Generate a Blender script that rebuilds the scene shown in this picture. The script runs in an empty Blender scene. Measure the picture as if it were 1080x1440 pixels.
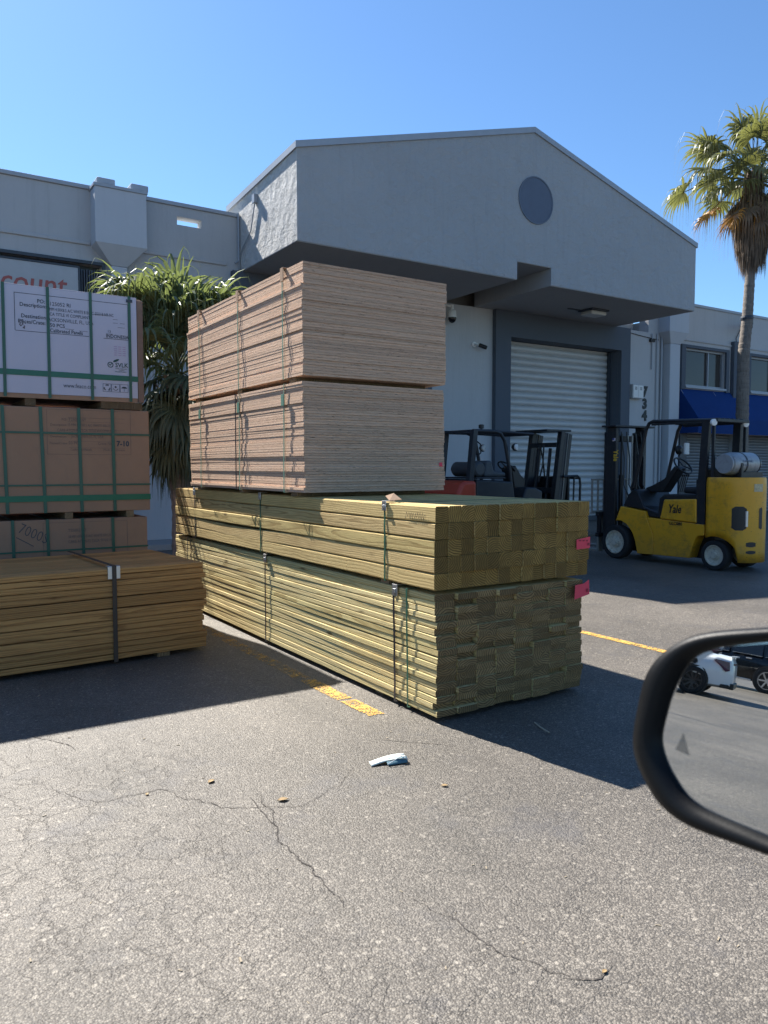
import bpy, bmesh, math, random
from mathutils import Matrix, Vector
R = math.radians
rnd = random.Random(7)
C = bpy.context.scene.collection

# ---------------------------------------------------------------- camera, sky, sun, exposure
sc = bpy.context.scene
cam_d = bpy.data.cameras.new('camera'); cam = bpy.data.objects.new('camera', cam_d); C.objects.link(cam)
cam.location = (0, 0, 1.37)
cam.rotation_euler = (R(90-3.38), 0, -R(32.84))
cam_d.sensor_fit = 'HORIZONTAL'; cam_d.sensor_width = 36; cam_d.lens = 36*1075/1080
cam_d.clip_start = 0.02; cam_d.clip_end = 3000
cam_d.dof.use_dof = True; cam_d.dof.focus_distance = 6.0; cam_d.dof.aperture_fstop = 12
sc.camera = cam
SUN_EL, SUN_AZ = 45.8, -6.5          # azimuth from +Y towards +X
w = bpy.data.worlds.new('World'); sc.world = w; w.use_nodes = True
wn = w.node_tree.nodes; wl = w.node_tree.links
sky = wn.new('ShaderNodeTexSky'); sky.sky_type = 'NISHITA'; sky.sun_disc = False
sky.sun_elevation = R(SUN_EL); sky.sun_rotation = R(SUN_AZ)
sky.altitude = 0; sky.air_density = 1.0; sky.dust_density = 0.25; sky.ozone_density = 2.6
bg = wn['Background']; bg.inputs[1].default_value = 0.062
tint = wn.new('ShaderNodeMix'); tint.data_type = 'RGBA'; tint.blend_type = 'MULTIPLY'; tint.inputs[0].default_value = 1; tint.inputs[7].default_value = (.72, .95, 1.14, 1)
wl.new(sky.outputs[0], tint.inputs[6]); wl.new(tint.outputs[2], bg.inputs[0])
sd = bpy.data.lights.new('sun', 'SUN'); sun = bpy.data.objects.new('sun', sd); C.objects.link(sun)
sd.energy = 5.0; sd.angle = R(0.55); sd.color = (1, .95, .87)
d = Vector((.17, -.965, -1.0)).normalized()
sun.rotation_euler = d.to_track_quat('-Z', 'Y').to_euler(); sun.location = (0, 0, 30)
sc.view_settings.view_transform = 'Standard'; sc.view_settings.look = 'None'
sc.view_settings.exposure = 1.37; sc.view_settings.gamma = 1

# ---------------------------------------------------------------- helpers
WM = {}
def tag(o, label=None, cat=None, group=None, kind=None):
    if label: o['label'] = label
    if cat: o['category'] = cat
    if group: o['group'] = group
    if kind: o['kind'] = kind
    return o
def thing(name, label, cat, loc=(0, 0, 0), rz=0, group=None):
    o = bpy.data.objects.new(name, None); C.objects.link(o)
    o.location = loc; o.rotation_euler = (0, 0, rz); o.empty_display_size = .2
    WM[o.name] = Matrix.Translation(loc) @ Matrix.Rotation(rz, 4, 'Z')
    return tag(o, label, cat, group)
def dup(root, loc=None, rz=None):
    r = root.copy(); C.objects.link(r)
    if loc: r.location = loc
    if rz is not None: r.rotation_euler = (0, 0, rz)
    def rec(src, dst):
        for ch in list(src.children):
            c = ch.copy(); C.objects.link(c); c.parent = dst; rec(ch, c)
    rec(root, r)
    return r

class MB:
    def __init__(s): s.v = []; s.f = []
    def add(s, vs, fs):
        n = len(s.v); s.v += [tuple(v) for v in vs]; s.f += [tuple(i+n for i in f) for f in fs]; return s
    def box(s, x0, x1, y0, y1, z0, z1, M=None):
        vs = [Vector((x, y, z)) for x in (x0, x1) for y in (y0, y1) for z in (z0, z1)]
        if M: vs = [M @ v for v in vs]
        return s.add(vs, [(0,1,3,2),(4,6,7,5),(0,4,5,1),(2,3,7,6),(0,2,6,4),(1,5,7,3)])
    def bar(s, a, b, w, h, up=(0, 0, 1)):
        a = Vector(a); b = Vector(b); d = (b-a); L = d.length; d.normalize()
        x = d.cross(Vector(up))
        if x.length < 1e-4: x = d.cross(Vector((1, 0, 0)))
        x.normalize(); y = x.cross(d)
        vs = []
        for p in (a, b):
            for i, j in ((-1,-1),(1,-1),(1,1),(-1,1)): vs.append(p + x*i*w/2 + y*j*h/2)
        return s.add(vs, [(3,2,1,0),(4,5,6,7),(0,1,5,4),(1,2,6,5),(2,3,7,6),(3,0,4,7)])
    def tube(s, pts, r, n=8, cap=True):
        pts = [Vector(p) for p in pts]; rs = r if isinstance(r, (list, tuple)) else [r]*len(pts)
        prev = None; rings = []
        for i, p in enumerate(pts):
            t = (pts[min(i+1, len(pts)-1)] - pts[max(i-1, 0)]).normalized()
            if prev is None:
                u = t.cross(Vector((0, 0, 1)))
                if u.length < .05: u = t.cross(Vector((1, 0, 0)))
            else: u = prev - t*prev.dot(t)
            u.normalize(); prev = u; v = t.cross(u)
            rings.append([p + (u*math.cos(2*math.pi*k/n) + v*math.sin(2*math.pi*k/n))*rs[i] for k in range(n)])
        vs = [q for rg in rings for q in rg]; fs = []
        for i in range(len(pts)-1):
            for k in range(n): fs.append((i*n+k, i*n+(k+1)%n, (i+1)*n+(k+1)%n, (i+1)*n+k))
        if cap: fs += [tuple(range(n))[::-1], tuple((len(pts)-1)*n+k for k in range(n))]
        return s.add(vs, fs)
    def lathe(s, c, axis, prof, n=28, cap=True):
        """prof: list of (t along axis, r)"""
        c = Vector(c); a = Vector(axis).normalized()
        u = a.cross(Vector((0, 0, 1)))
        if u.length < .05: u = a.cross(Vector((1, 0, 0)))
        u.normalize(); v = a.cross(u); vs = []; fs = []
        for t, r in prof:
            for k in range(n): vs.append(c + a*t + (u*math.cos(2*math.pi*k/n)+v*math.sin(2*math.pi*k/n))*max(r, 1e-4))
        for i in range(len(prof)-1):
            for k in range(n): fs.append((i*n+k, (i+1)*n+k, (i+1)*n+(k+1)%n, i*n+(k+1)%n))
        if cap: fs += [tuple(range(n)), tuple((len(prof)-1)*n+k for k in range(n))[::-1]]
        return s.add(vs, fs)
    def prism(s, poly, plane, a, b):
        """poly 2-D; plane 'yz' extruded in x, 'xz' in y, 'xy' in z"""
        def P(p, t): return {'yz': (t, p[0], p[1]), 'xz': (p[0], t, p[1]), 'xy': (p[0], p[1], t)}[plane]
        n = len(poly); vs = [P(p, a) for p in poly] + [P(p, b) for p in poly]
        return s.add(vs, [tuple(range(n))[::-1], tuple(range(n, 2*n))] + [(i, (i+1)%n, n+(i+1)%n, n+i) for i in range(n)])
    def build(s, name, m, parent=None, smooth=False, bevel=0, local=False, seg=2, sub=0, angle=35):
        me = bpy.data.meshes.new(name); vs = s.v
        if parent is not None and not local:
            inv = WM[parent.name].inverted(); vs = [tuple(inv @ Vector(v)) for v in s.v]
        me.from_pydata(vs, [], s.f); me.validate(); me.update()
        bm = bmesh.new(); bm.from_mesh(me); bmesh.ops.recalc_face_normals(bm, faces=bm.faces)
        if smooth:
            for f in bm.faces: f.smooth = True
            for e in bm.edges:
                if len(e.link_faces) == 2 and e.calc_face_angle(0) > R(angle): e.smooth = False
        bm.to_mesh(me); bm.free()
        if m: me.materials.append(m)
        o = bpy.data.objects.new(name, me); C.objects.link(o)
        if parent is not None:
            o.parent = parent; WM[o.name] = WM.get(parent.name, Matrix())
        if bevel:
            md = o.modifiers.new('bevel', 'BEVEL'); md.width = bevel; md.segments = seg; md.limit_method = 'ANGLE'; md.angle_limit = R(35); md.harden_normals = False
        if sub:
            md = o.modifiers.new('subdivision', 'SUBSURF'); md.levels = sub; md.render_levels = sub
        return o

def text(s, size, m, loc, xd, yd, name='lettering', parent=None, bold=0, ext=.0012, align='LEFT', sx=1, shear=0):
    cu = bpy.data.curves.new(name, 'FONT'); cu.body = s; cu.size = size; cu.extrude = ext; cu.offset = bold
    cu.align_x = align; cu.shear = shear; cu.resolution_u = 2
    o = bpy.data.objects.new(name, cu); C.objects.link(o)
    dg = bpy.context.evaluated_depsgraph_get(); me = bpy.data.meshes.new_from_object(o.evaluated_get(dg))
    bpy.data.objects.remove(o)
    x = Vector(xd).normalized()*sx; y = Vector(yd).normalized(); z = x.cross(y).normalized()
    mb = MB(); L = Vector(loc)
    mb.v = [tuple(L + x*v.co.x + y*v.co.y + z*v.co.z) for v in me.vertices]
    mb.f = [tuple(p.vertices) for p in me.polygons]
    bpy.data.meshes.remove(me)
    return mb

# ---------------------------------------------------------------- materials
class G:
    def __init__(s, name):
        s.m = bpy.data.materials.new(name); s.m.use_nodes = True
        s.n = s.m.node_tree.nodes; s.l = s.m.node_tree.links; s.b = s.n['Principled BSDF']; s.out = s.n['Material Output']
    def set(s, sock, v):
        if isinstance(v, bpy.types.NodeSocket): s.l.new(v, sock)
        elif isinstance(v, (tuple, list)) and len(v) == 3 and sock.type == 'RGBA': sock.default_value = (*v, 1)
        else: sock.default_value = v
    def node(s, t, ins={}, out=0, **pr):
        n = s.n.new('ShaderNode'+t)
        for k, v in pr.items(): setattr(n, k, v)
        for k, v in ins.items(): s.set(n.inputs[k], v)
        return n.outputs[out]
    def co(s, what='Object'): return s.node('TexCoord', out=what)
    def map(s, v, scale=(1,1,1), loc=(0,0,0)): return s.node('Mapping', {'Vector': v, 'Scale': scale, 'Location': loc})
    def noise(s, v, sc, det=4, rough=.6, dist=0): return s.node('TexNoise', {'Vector': v, 'Scale': sc, 'Detail': det, 'Roughness': rough, 'Distortion': dist})
    def vor(s, v, sc, feature='F1', out='Distance', rnd_=1): return s.node('TexVoronoi', {'Vector': v, 'Scale': sc, 'Randomness': rnd_}, out, feature=feature)
    def ramp(s, f, pts):
        n = s.n.new('ShaderNodeValToRGB'); s.set(n.inputs[0], f); e = n.color_ramp.elements
        while len(e) < len(pts): e.new(.5)
        for i, (p, c) in enumerate(pts):
            e[i].position = p; e[i].color = (c, c, c, 1) if isinstance(c, (int, float)) else (*c, 1)
        return n.outputs[0]
    def mix(s, f, a, b, mode='MIX'):
        n = s.n.new('ShaderNodeMix'); n.data_type = 'RGBA'; n.blend_type = mode
        s.set(n.inputs['Factor'], f); s.set(n.inputs[6], a); s.set(n.inputs[7], b); return n.outputs[2]
    def math(s, op, a, b=0, c=0): return s.node('Math', {0: a, 1: b, 2: c}, operation=op)
    def bump(s, h, strength=.3, dist=.01, normal=None):
        ins = {'Height': h, 'Strength': strength, 'Distance': dist}
        if normal: ins['Normal'] = normal
        s.set(s.b.inputs['Normal'], s.node('Bump', ins)); return s
    def fin(s, base, rough=.7, metal=0, spec=.5, **kw):
        s.set(s.b.inputs['Base Color'], base); s.set(s.b.inputs['Roughness'], rough); s.set(s.b.inputs['Metallic'], metal)
        s.b.inputs['Specular IOR Level'].default_value = spec
        for k, v in kw.items(): s.set(s.b.inputs[k.replace('_', ' ')], v)
        return s.m
def mul(c, k): return tuple(x*k for x in c)

def plain(name, col, rough=.6, metal=0, spec=.5, var=.12, sc=6, bump=0, bsc=80, dirt=0, **kw):
    g = G(name); co = g.co(); n = g.noise(co, sc, 5)
    base = g.mix(n, mul(col, 1-var), mul(col, 1+var))
    if dirt:
        d2 = g.ramp(g.noise(co, sc*1.7, 6, .7), [(.5, 0), (.75, dirt)])
        base = g.mix(d2, base, (.09, .08, .07))
    r = g.math('ADD', g.math('MULTIPLY', g.noise(co, sc*5, 3), .16), rough-.08)
    if bump: g.bump(g.noise(co, bsc, 4), bump, .004)
    return g.fin(base, r, metal, spec, **kw)

def m_asphalt():
    g = G('asphalt'); co = g.co()
    wv = g.noise(co, 1.3, 4)
    chip = g.vor(co, 165, out='Color'); cv = g.node('SeparateColor', {0: chip}, 0)
    cv2 = g.node('SeparateColor', {0: chip}, 1)
    cd = g.vor(co, 165)
    light = g.mix(cv2, (.215, .190, .158), (.36, .322, .27))
    darkc = g.mix(cv2, (.050, .044, .038), (.112, .099, .084))
    f = g.ramp(cv, [(.36, 0), (.80, 1)])
    edge = g.ramp(cd, [(.45, 1), (.75, 0)])
    fe = g.math('MULTIPLY', f, edge)
    col = g.mix(fe, darkc, light)
    fine = g.noise(co, 420, 3, .7)
    col = g.mix(g.math('MULTIPLY', fine, .7), col, (.130, .115, .097))
    big = g.vor(g.map(co, (1,1,1), (.3,.7,0)), 52, out='Color'); bs = g.ramp(g.node('SeparateColor', {0: big}, 0), [(.80, 0), (.84, 1)])
    bs = g.math('MULTIPLY', bs, g.ramp(g.vor(g.map(co, (1,1,1), (.3,.7,0)), 52), [(.30, 1), (.48, 0)]))
    col = g.mix(g.math('MULTIPLY', bs, .6), col, g.mix(g.node('SeparateColor', {0: big}, 1), (.12, .105, .09), (.44, .395, .33)))
    # wear: big soft patches, darker oily places, tyre polish
    p1 = g.ramp(g.noise(co, .55, 5, .6), [(.30, .66), (.70, 1.2)])
    col = g.mix(1.0, col, p1, 'MULTIPLY')
    p3 = g.ramp(g.noise(g.map(co, (1, .25, 1)), 1.4, 5, .65), [(.32, .78), (.68, 1.08)])
    col = g.mix(1.0, col, p3, 'MULTIPLY')
    oil = g.ramp(g.noise(g.map(co, (1,1,1), (3.3, 8.1, 0)), 1.9, 7, .72), [(.54, 0), (.70, .62)])
    col = g.mix(oil, col, (.07, .068, .072))
    # crack webs
    wc = g.node('VectorMath', {0: co, 1: g.node('VectorMath', {0: g.node('TexNoise', {'Vector': co, 'Scale': 5, 'Detail': 5, 'Roughness': .7}, 1), 'Scale': .22}, operation='SCALE')}, operation='ADD')
    def crack(sc, w, lo, hi, off, ms=.8):
        e = g.vor(g.map(wc, (1,1,1), off), sc, 'DISTANCE_TO_EDGE')
        line = g.ramp(e, [(0, 1), (w, 0)])
        mask = g.ramp(g.noise(g.map(co, (1,1,1), off), ms, 4, .6), [(lo, 0), (hi, 1)])
        return g.math('MULTIPLY', line, mask)
    c1 = crack(1.1, .005, .48, .62, (4, 1, 0), .7); c2 = crack(7.5, .030, .38, .55, (9, 5, 0), .8)
    cr = g.math('MAXIMUM', g.math('MULTIPLY', c1, .4), g.math('MULTIPLY', c2, .45))
    col = g.mix(cr, col, (.03, .028, .026))
    h = g.math('SUBTRACT', g.math('ADD', g.math('MULTIPLY', cd, -.8), g.math('MULTIPLY', fine, .5)), g.math('MULTIPLY', cr, 1.6))
    g.bump(h, .55, .006)
    rr = g.math('ADD', g.math('MULTIPLY', fine, .25), .40)
    return g.fin(col, rr, 0, .42)

def m_stucco(name, col, bumpd=.006, rough=.85, scale=38, stain=.35, str_=.5):
    g = G(name); co = g.co()
    n1 = g.noise(co, .7, 5, .6); n2 = g.noise(co, 9, 6, .65)
    c = g.mix(n1, mul(col, .86), mul(col, 1.1)); c = g.mix(g.math('MULTIPLY', n2, .35), c, mul(col, .8))
    streak = g.ramp(g.noise(g.map(co, (3.5, 3.5, .28)), 2.2, 6, .7), [(.52, 0), (.78, stain)])
    c = g.mix(streak, c, mul(col, .55))
    speck = g.ramp(g.noise(co, 26, 3, .5), [(.70, 0), (.74, .5)])
    c = g.mix(g.math('MULTIPLY', speck, g.ramp(g.noise(co, .9, 3), [(.5, 0), (.6, 1)])), c, mul(col, .45))
    h = g.math('ADD', g.noise(co, scale, 6, .7), g.math('MULTIPLY', g.vor(g.map(co, (1,1,.7)), scale*.5), .6))
    g.bump(h, str_, bumpd)
    return g.fin(c, rough, 0, .3)

def m_wood(name, light, dark, endc, ring=.010, knots=True, stretch=.05, green=None, endrough=.9, var=.3):
    g = G(name); oi = g.n.new('ShaderNodeObjectInfo')
    off_at = g.node('Attribute', out='Vector', attribute_name='board_offset')
    co = g.node('VectorMath', {0: g.co(), 1: off_at}, operation='SUBTRACT')
    r = g.math('FRACT', g.math('ADD', oi.outputs['Random'], g.node('VectorMath', {0: off_at, 1: (17.3, 3.1, 47.9)}, 'Value', operation='DOT_PRODUCT')))
    rv = g.node('TexWhiteNoise', {'W': g.math('MULTIPLY', r, 91.7)}, 1, noise_dimensions='1D')
    off = g.node('VectorMath', {0: rv, 1: (-.5, -.5, -.5)}, operation='ADD')
    cen = g.node('VectorMath', {0: off, 1: (.19, 0, .22)}, operation='MULTIPLY')
    shift = g.node('VectorMath', {0: rv, 1: (7., 31., 13.)}, operation='MULTIPLY')
    pc = g.node('VectorMath', {0: co, 1: shift}, operation='ADD')
    slow = g.node('VectorMath', {0: g.node('VectorMath', {0: g.node('TexNoise', {'Vector': g.map(pc, (2.5, .55, 2.5)), 'Scale': 1.6, 'Detail': 3}, 1), 1: (-.5, -.5, -.5)}, operation='ADD'), 'Scale': .075}, operation='SCALE')
    q = g.node('VectorMath', {0: g.node('VectorMath', {0: co, 1: cen}, operation='SUBTRACT'), 1: slow}, operation='ADD')
    sp = g.node('SeparateXYZ', {0: q}, 0).node
    rad = g.math('SQRT', g.math('ADD', g.math('POWER', sp.outputs[0], 2), g.math('POWER', sp.outputs[2], 2)))
    wob = g.math('MULTIPLY', g.noise(g.map(pc, (1, .1, 1)), 14, 3), .006)
    ph = g.math('DIVIDE', g.math('ADD', rad, wob), ring)
    fr = g.math('FRACT', ph)
    late = g.ramp(fr, [(0, .15), (.55, .35), (.86, 1), (.97, .9), (1, .15)])
    fib = g.noise(g.map(pc, (1, stretch*.25, 1)), 230, 3, .6)
    f = g.math('MULTIPLY', late, .78)
    f = g.math('ADD', f, g.math('MULTIPLY', g.math('SUBTRACT', fib, .5), .5))
    c = g.mix(f, light, dark)
    tone = g.ramp(r, [(0, 1-var), (.5, 1), (1, 1+var*.8)])
    c = g.mix(1.0, c, tone, 'MULTIPLY')
    c = g.mix(g.ramp(g.noise(g.map(pc, (3, .5, 3)), 2.2, 6, .7), [(.5, 0), (.72, .55)]), c, mul(dark, .9))
    if green:
        c = g.mix(g.ramp(g.node('SeparateXYZ', {0: rv}, 1), [(.3, 0), (1, .65)]), c, green, 'MULTIPLY')
    if knots:
        kn = g.vor(g.map(pc, (5.5, 1.6, 5.5)), 1.25, rnd_=1)
        kc = g.ramp(kn, [(.0, 1), (.055, .85), (.085, .25), (.13, 0)])
        c = g.mix(kc, c, mul(dark, .42))
    nrm = g.co('Normal'); ny = g.node('SeparateXYZ', {0: nrm}, 1)
    e = g.ramp(g.math('ABSOLUTE', ny), [(.6, 0), (.8, 1)])
    late2 = g.ramp(fr, [(0, 0), (.45, .2), (.75, 1), (.92, 1), (1, 0)])
    ec = g.mix(late2, mul(endc, 2.1), mul(endc, .16))
    ec = g.mix(g.ramp(g.noise(pc, 22, 5, .7), [(.3, .1), (.7, .8)]), ec, mul(endc, .7))
    ec = g.mix(1.0, ec, g.ramp(g.node('SeparateXYZ', {0: rv}, 0), [(0, .68), (1, 1.28)]), 'MULTIPLY')
    ec = g.mix(g.ramp(g.noise(pc, 9, 4), [(.5, 0), (.7, .4)]), ec, mul((endc[0]*1.2, endc[1], endc[2]*.7), .6))
    c = g.mix(e, c, ec)
    saw = g.noise(pc, 380, 2, .6)
    g.bump(g.math('ADD', g.math('ADD', g.math('MULTIPLY', fib, .9), g.math('MULTIPLY', late, -.3)), g.math('MULTIPLY', saw, .8)), .9, .004)
    return g.fin(c, .78, 0, .25)

def m_ply(name):
    g = G(name); co = g.co(); oi = g.n.new('ShaderNodeObjectInfo'); r = oi.outputs['Random']
    sh = g.node('VectorMath', {0: co, 1: g.node('VectorMath', {0: g.node('TexWhiteNoise', {'W': g.math('MULTIPLY', r, 77.)}, 1, noise_dimensions='1D'), 1: (9., 9., 0)}, operation='MULTIPLY')}, operation='ADD')
    z = g.node('SeparateXYZ', {0: co}, 2)
    wav = g.math('MULTIPLY', g.math('SUBTRACT', g.noise(g.map(sh, (1, 1, 0)), 2.2, 3), .5), .0035)
    ph = g.math('FRACT', g.math('DIVIDE', g.math('ADD', g.math('ADD', z, .05), wav), .00514))
    ply = g.ramp(ph, [(0, 0), (.42, .15), (.5, 1), (.95, .85), (1, 0)])
    c = g.mix(ply, (.88, .62, .44), (.64, .40, .265))
    streak = g.noise(g.map(sh, (5, 5, 160)), 3, 5, .7)
    c = g.mix(g.ramp(streak, [(.38, .5), (.62, 0)]), c, (.40, .235, .15))
    voids = g.ramp(g.noise(g.map(sh, (9, 9, 240)), 2.6, 2, .5), [(.665, 0), (.69, 1)])
    c = g.mix(voids, c, (.10, .055, .035))
    c = g.mix(1.0, c, g.ramp(r, [(0, .80), (.5, .98), (1, 1.12)]), 'MULTIPLY')
    pale = g.ramp(g.noise(g.map(sh, (1.2, 1.2, 1)), 1.1, 3), [(.4, 0), (.7, .3)])
    c = g.mix(pale, c, (.80, .62, .46))
    fz = g.noise(sh, 320, 2, .6)
    g.bump(g.math('ADD', g.math('MULTIPLY', fz, 1.1), g.math('SUBTRACT', g.math('MULTIPLY', ply, -.4), voids)), .9, .004)
    return g.fin(c, .85, 0, .2)

def m_leaf(name, col, tcol, tfac=.45, var=.35, rough=.42):
    g = G(name); co = g.co()
    n = g.noise(co, 2.6, 3); f = g.ramp(n, [(.3, 0), (.7, 1)])
    c = g.mix(f, mul(col, 1-var), mul(col, 1+var))
    m = g.fin(c, rough, 0, .5)
    tr = g.node('BsdfTranslucent', {'Color': g.mix(f, mul(tcol, .75), tcol)})
    ms = g.node('MixShader', {0: tfac, 1: g.b.outputs[0], 2: tr})
    g.l.new(ms, g.out.inputs[0]); return m

M = {}
M['asphalt'] = m_asphalt()
M['wall'] = m_stucco('grey_blue_stucco', (.44, .455, .47))
M['gable'] = m_stucco('rough_painted_stucco', (.41, .43, .45), .07, scale=9, str_=.8, stain=.25)
M['plaster_sunlit'] = m_stucco('sun_lightened_rough_plaster', (.60, .60, .59), .09, scale=8, str_=1.0, stain=.4)  # rough canopy sides; sunlight painted in as a paler tone than the gable
M['wall_light'] = m_stucco('pale_grey_stucco', (.47, .48, .49), stain=.25)
M['hopper'] = m_stucco('pale_painted_metal', (.48, .51, .55), .002, .6, stain=.15, str_=.15)
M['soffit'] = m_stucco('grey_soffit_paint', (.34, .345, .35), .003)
M['slate'] = m_stucco('dark_slate_paint', (.09, .108, .135), .002, .7, str_=.2, stain=.1)
M['trim'] = plain('grey_metal_trim', (.33, .36, .40), .5, .2)
M['darktrim'] = plain('dark_painted_metal', (.035, .045, .06), .5)
M['shutter'] = plain('galvanised_shutter', (.50, .505, .50), .5, .1, var=.1, sc=3)
M['shutter_grey'] = plain('grey_roller_shutter', (.20, .21, .225), .5, .3)
M['glass'] = plain('window_glass', (.055, .052, .048), .12, 0, .35, var=.05)
M['awning'] = plain('blue_awning_canvas', (.006, .04, .17), .8, 0, .2, var=.15, sc=2, bump=.2, bsc=200)
M['white'] = plain('white_paint', (.72, .72, .70), .5)
M['signwhite'] = plain('white_sign_panel', (.38, .40, .42), .5)
M['signred'] = plain('red_sign_letters', (.34, .085, .075), .5)
M['black'] = plain('black_plastic', (.012, .012, .013), .45)
M['blackmetal'] = plain('black_painted_steel', (.014, .015, .018), .42, .1, dirt=.25)
M['roof'] = plain('roof_membrane', (.35, .35, .34), .8)
M['yellowline'] = None
M['pt_post'] = m_wood('treated_post_lumber', (.70, .52, .235), (.31, .19, .065), (.215, .13, .036), ring=.0125, green=(.90, .98, .78), var=.18)
M['pt_board'] = m_wood('treated_board_lumber', (.76, .63, .32), (.38, .265, .10), (.215, .14, .062), ring=.0135, green=(.97, .98, .84), var=.12)
M['pine'] = m_wood('pine_board_lumber', (.60, .315, .11), (.31, .145, .05), (.24, .15, .07), ring=.012, var=.18)
M['ply'] = m_ply('plywood_edges')
M['dunnage'] = m_wood('rough_dunnage_wood', (.30, .21, .12), (.18, .11, .06), (.2, .14, .08))
M['greenstrap'] = plain('green_strapping', (.028, .10, .062), .4, var=.2)
M['palestrap'] = plain('pale_green_strapping', (.16, .30, .22), .35, var=.2)
M['blackstrap'] = plain('black_strapping', (.02, .02, .025), .4)
M['brownstrap'] = plain('brown_strapping', (.05, .035, .025), .5)
M['metal'] = plain('galvanised_metal', (.55, .56, .57), .35, .9)
M['cardflap'] = plain('cardboard_protector', (.42, .27, .17), .85)
M['tagred'] = plain('red_paper_tag', (.72, .05, .09), .6, var=.08)
M['tagdark'] = plain('tag_print', (.25, .01, .03), .6)
M['panelwhite'] = plain('white_crate_panel', (.50, .49, .575), .6, var=.06, sc=2)
M['kraft'] = plain('kraft_cardboard', (.34, .205, .13), .85, var=.12, sc=2, dirt=.15)
M['ink'] = plain('black_ink', (.05, .06, .075), .7)
M['inksoft'] = plain('faded_ink', (.17, .12, .10), .8)
M['inkgreen'] = plain('dark_green_ink', (.02, .07, .06), .7)
M['palmgreen'] = m_leaf('palm_leaf_green', (.12, .15, .075), (.22, .27, .08), .40)
M['palmgreen2'] = m_leaf('palm_leaf_grey_green', (.115, .125, .05), (.24, .25, .07), .38)
M['palmyellow'] = m_leaf('palm_leaf_yellowing', (.40, .20, .04), (.55, .26, .03), .35)
M['palmdead'] = m_leaf('dead_palm_thatch', (.16, .115, .08), (.2, .13, .07), .15, rough=.8)
M['palmdeadgreen'] = m_leaf('drooping_old_fronds', (.07, .095, .055), (.08, .12, .05), .2, rough=.6)
def m_trunk():
    g = G('palm_trunk_bark'); co = g.co()
    rings = g.noise(g.map(co, (1, 1, 9)), 2.2, 5, .7)
    c = g.mix(rings, (.10, .085, .075), (.30, .265, .23))
    c = g.mix(g.ramp(g.noise(g.map(co, (14, 14, 2)), 3, 4), [(.5, 0), (.65, .5)]), c, (.07, .055, .045))
    g.bump(rings, .8, .02); return g.fin(c, .9, 0, .2)
M['trunk'] = m_trunk()
def m_yline(name, lo, hi):
    g = G(name); co = g.co()
    c = g.mix(g.noise(co, 40, 4, .7), (.50, .27, .05), (.80, .48, .12))
    chip = g.node('SeparateColor', {0: g.vor(co, 165, out='Color')}, 0)
    worn = g.ramp(g.math('ADD', g.math('MULTIPLY', chip, .30), g.noise(co, 8, 7, .75)), [(lo, 0), (hi, 1)])
    g.bump(g.noise(co, 160, 3), .6, .004); m = g.fin(c, .75, 0, .3)
    mx = g.node('MixShader', {0: worn, 1: g.b.outputs[0], 2: g.node('BsdfTransparent')})
    g.l.new(mx, g.out.inputs[0]); return m
M['yellowfaded'] = m_yline('faded_yellow_paint', .46, .66)
M['yellowline'] = m_yline('worn_yellow_paint', .62, .72)


def m_fpaint():
    g = G('worn_forklift_yellow'); co = g.co()
    c = g.mix(g.noise(co, 2.2, 5), (.66, .30, .010), (.84, .41, .016))
    c = g.mix(g.ramp(g.noise(co, 4.5, 7, .75), [(.50, 0), (.70, .55)]), c, (.16, .10, .03))
    sc1 = g.ramp(g.noise(g.map(co, (1, .12, 5)), 16, 3, .6), [(.66, 0), (.69, .8)])
    c = g.mix(g.math('MULTIPLY', sc1, g.ramp(g.noise(co, 2.5, 2), [(.45, 0), (.55, 1)])), c, (.05, .04, .03))
    chips = g.ramp(g.noise(co, 42, 3, .6), [(.69, 0), (.71, .9)])
    c = g.mix(chips, c, (.04, .035, .03))
    low = g.ramp(g.node('SeparateXYZ', {0: co}, 2), [(.10, .6), (.45, 0)])
    c = g.mix(g.math('MULTIPLY', low, g.noise(co, 9, 5, .7)), c, (.12, .09, .06))
    return g.fin(c, g.math('ADD', g.math('MULTIPLY', g.noise(co, 12, 4), .3), .25), 0, .5)
# ---------------------------------------------------------------- ground
def sheet(name, m, x0, x1, y0, y1, z, kind='structure'):
    mb = MB().add([(x0,y0,z),(x1,y0,z),(x1,y1,z),(x0,y1,z)], [(0,1,2,3)])
    return tag(mb.build(name, m), kind=kind)
sheet('ground', M['asphalt'], -400, 400, -400, 400, 0)

def ribbon(pts, wf, z, jit=0, seed=1, step=.02):
    r = random.Random(seed); P = [Vector((p[0], p[1], 0)) for p in pts]; out = []
    for a, b in zip(P, P[1:]):
        n = max(1, int((b-a).length/step))
        for i in range(n): out.append(a.lerp(b, i/n))
    out.append(P[-1]); j = Vector((0, 0, 0)); L = len(out); vs = []; fs = []
    for i, p in enumerate(out):
        t = (out[min(i+1, L-1)]-out[max(i-1, 0)]).normalized(); nn = Vector((-t.y, t.x, 0))
        j = j*.82 + Vector((r.uniform(-jit, jit), r.uniform(-jit, jit), 0)); c = p + j
        ww = wf(i/(L-1))*r.uniform(.35, 1.3)
        vs += [(c+nn*ww/2+Vector((0,0,z))), (c-nn*ww/2+Vector((0,0,z)))]
    for i in range(L-1): fs.append((2*i, 2*i+1, 2*i+3, 2*i+2))
    return MB().add(vs, fs)
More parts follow.
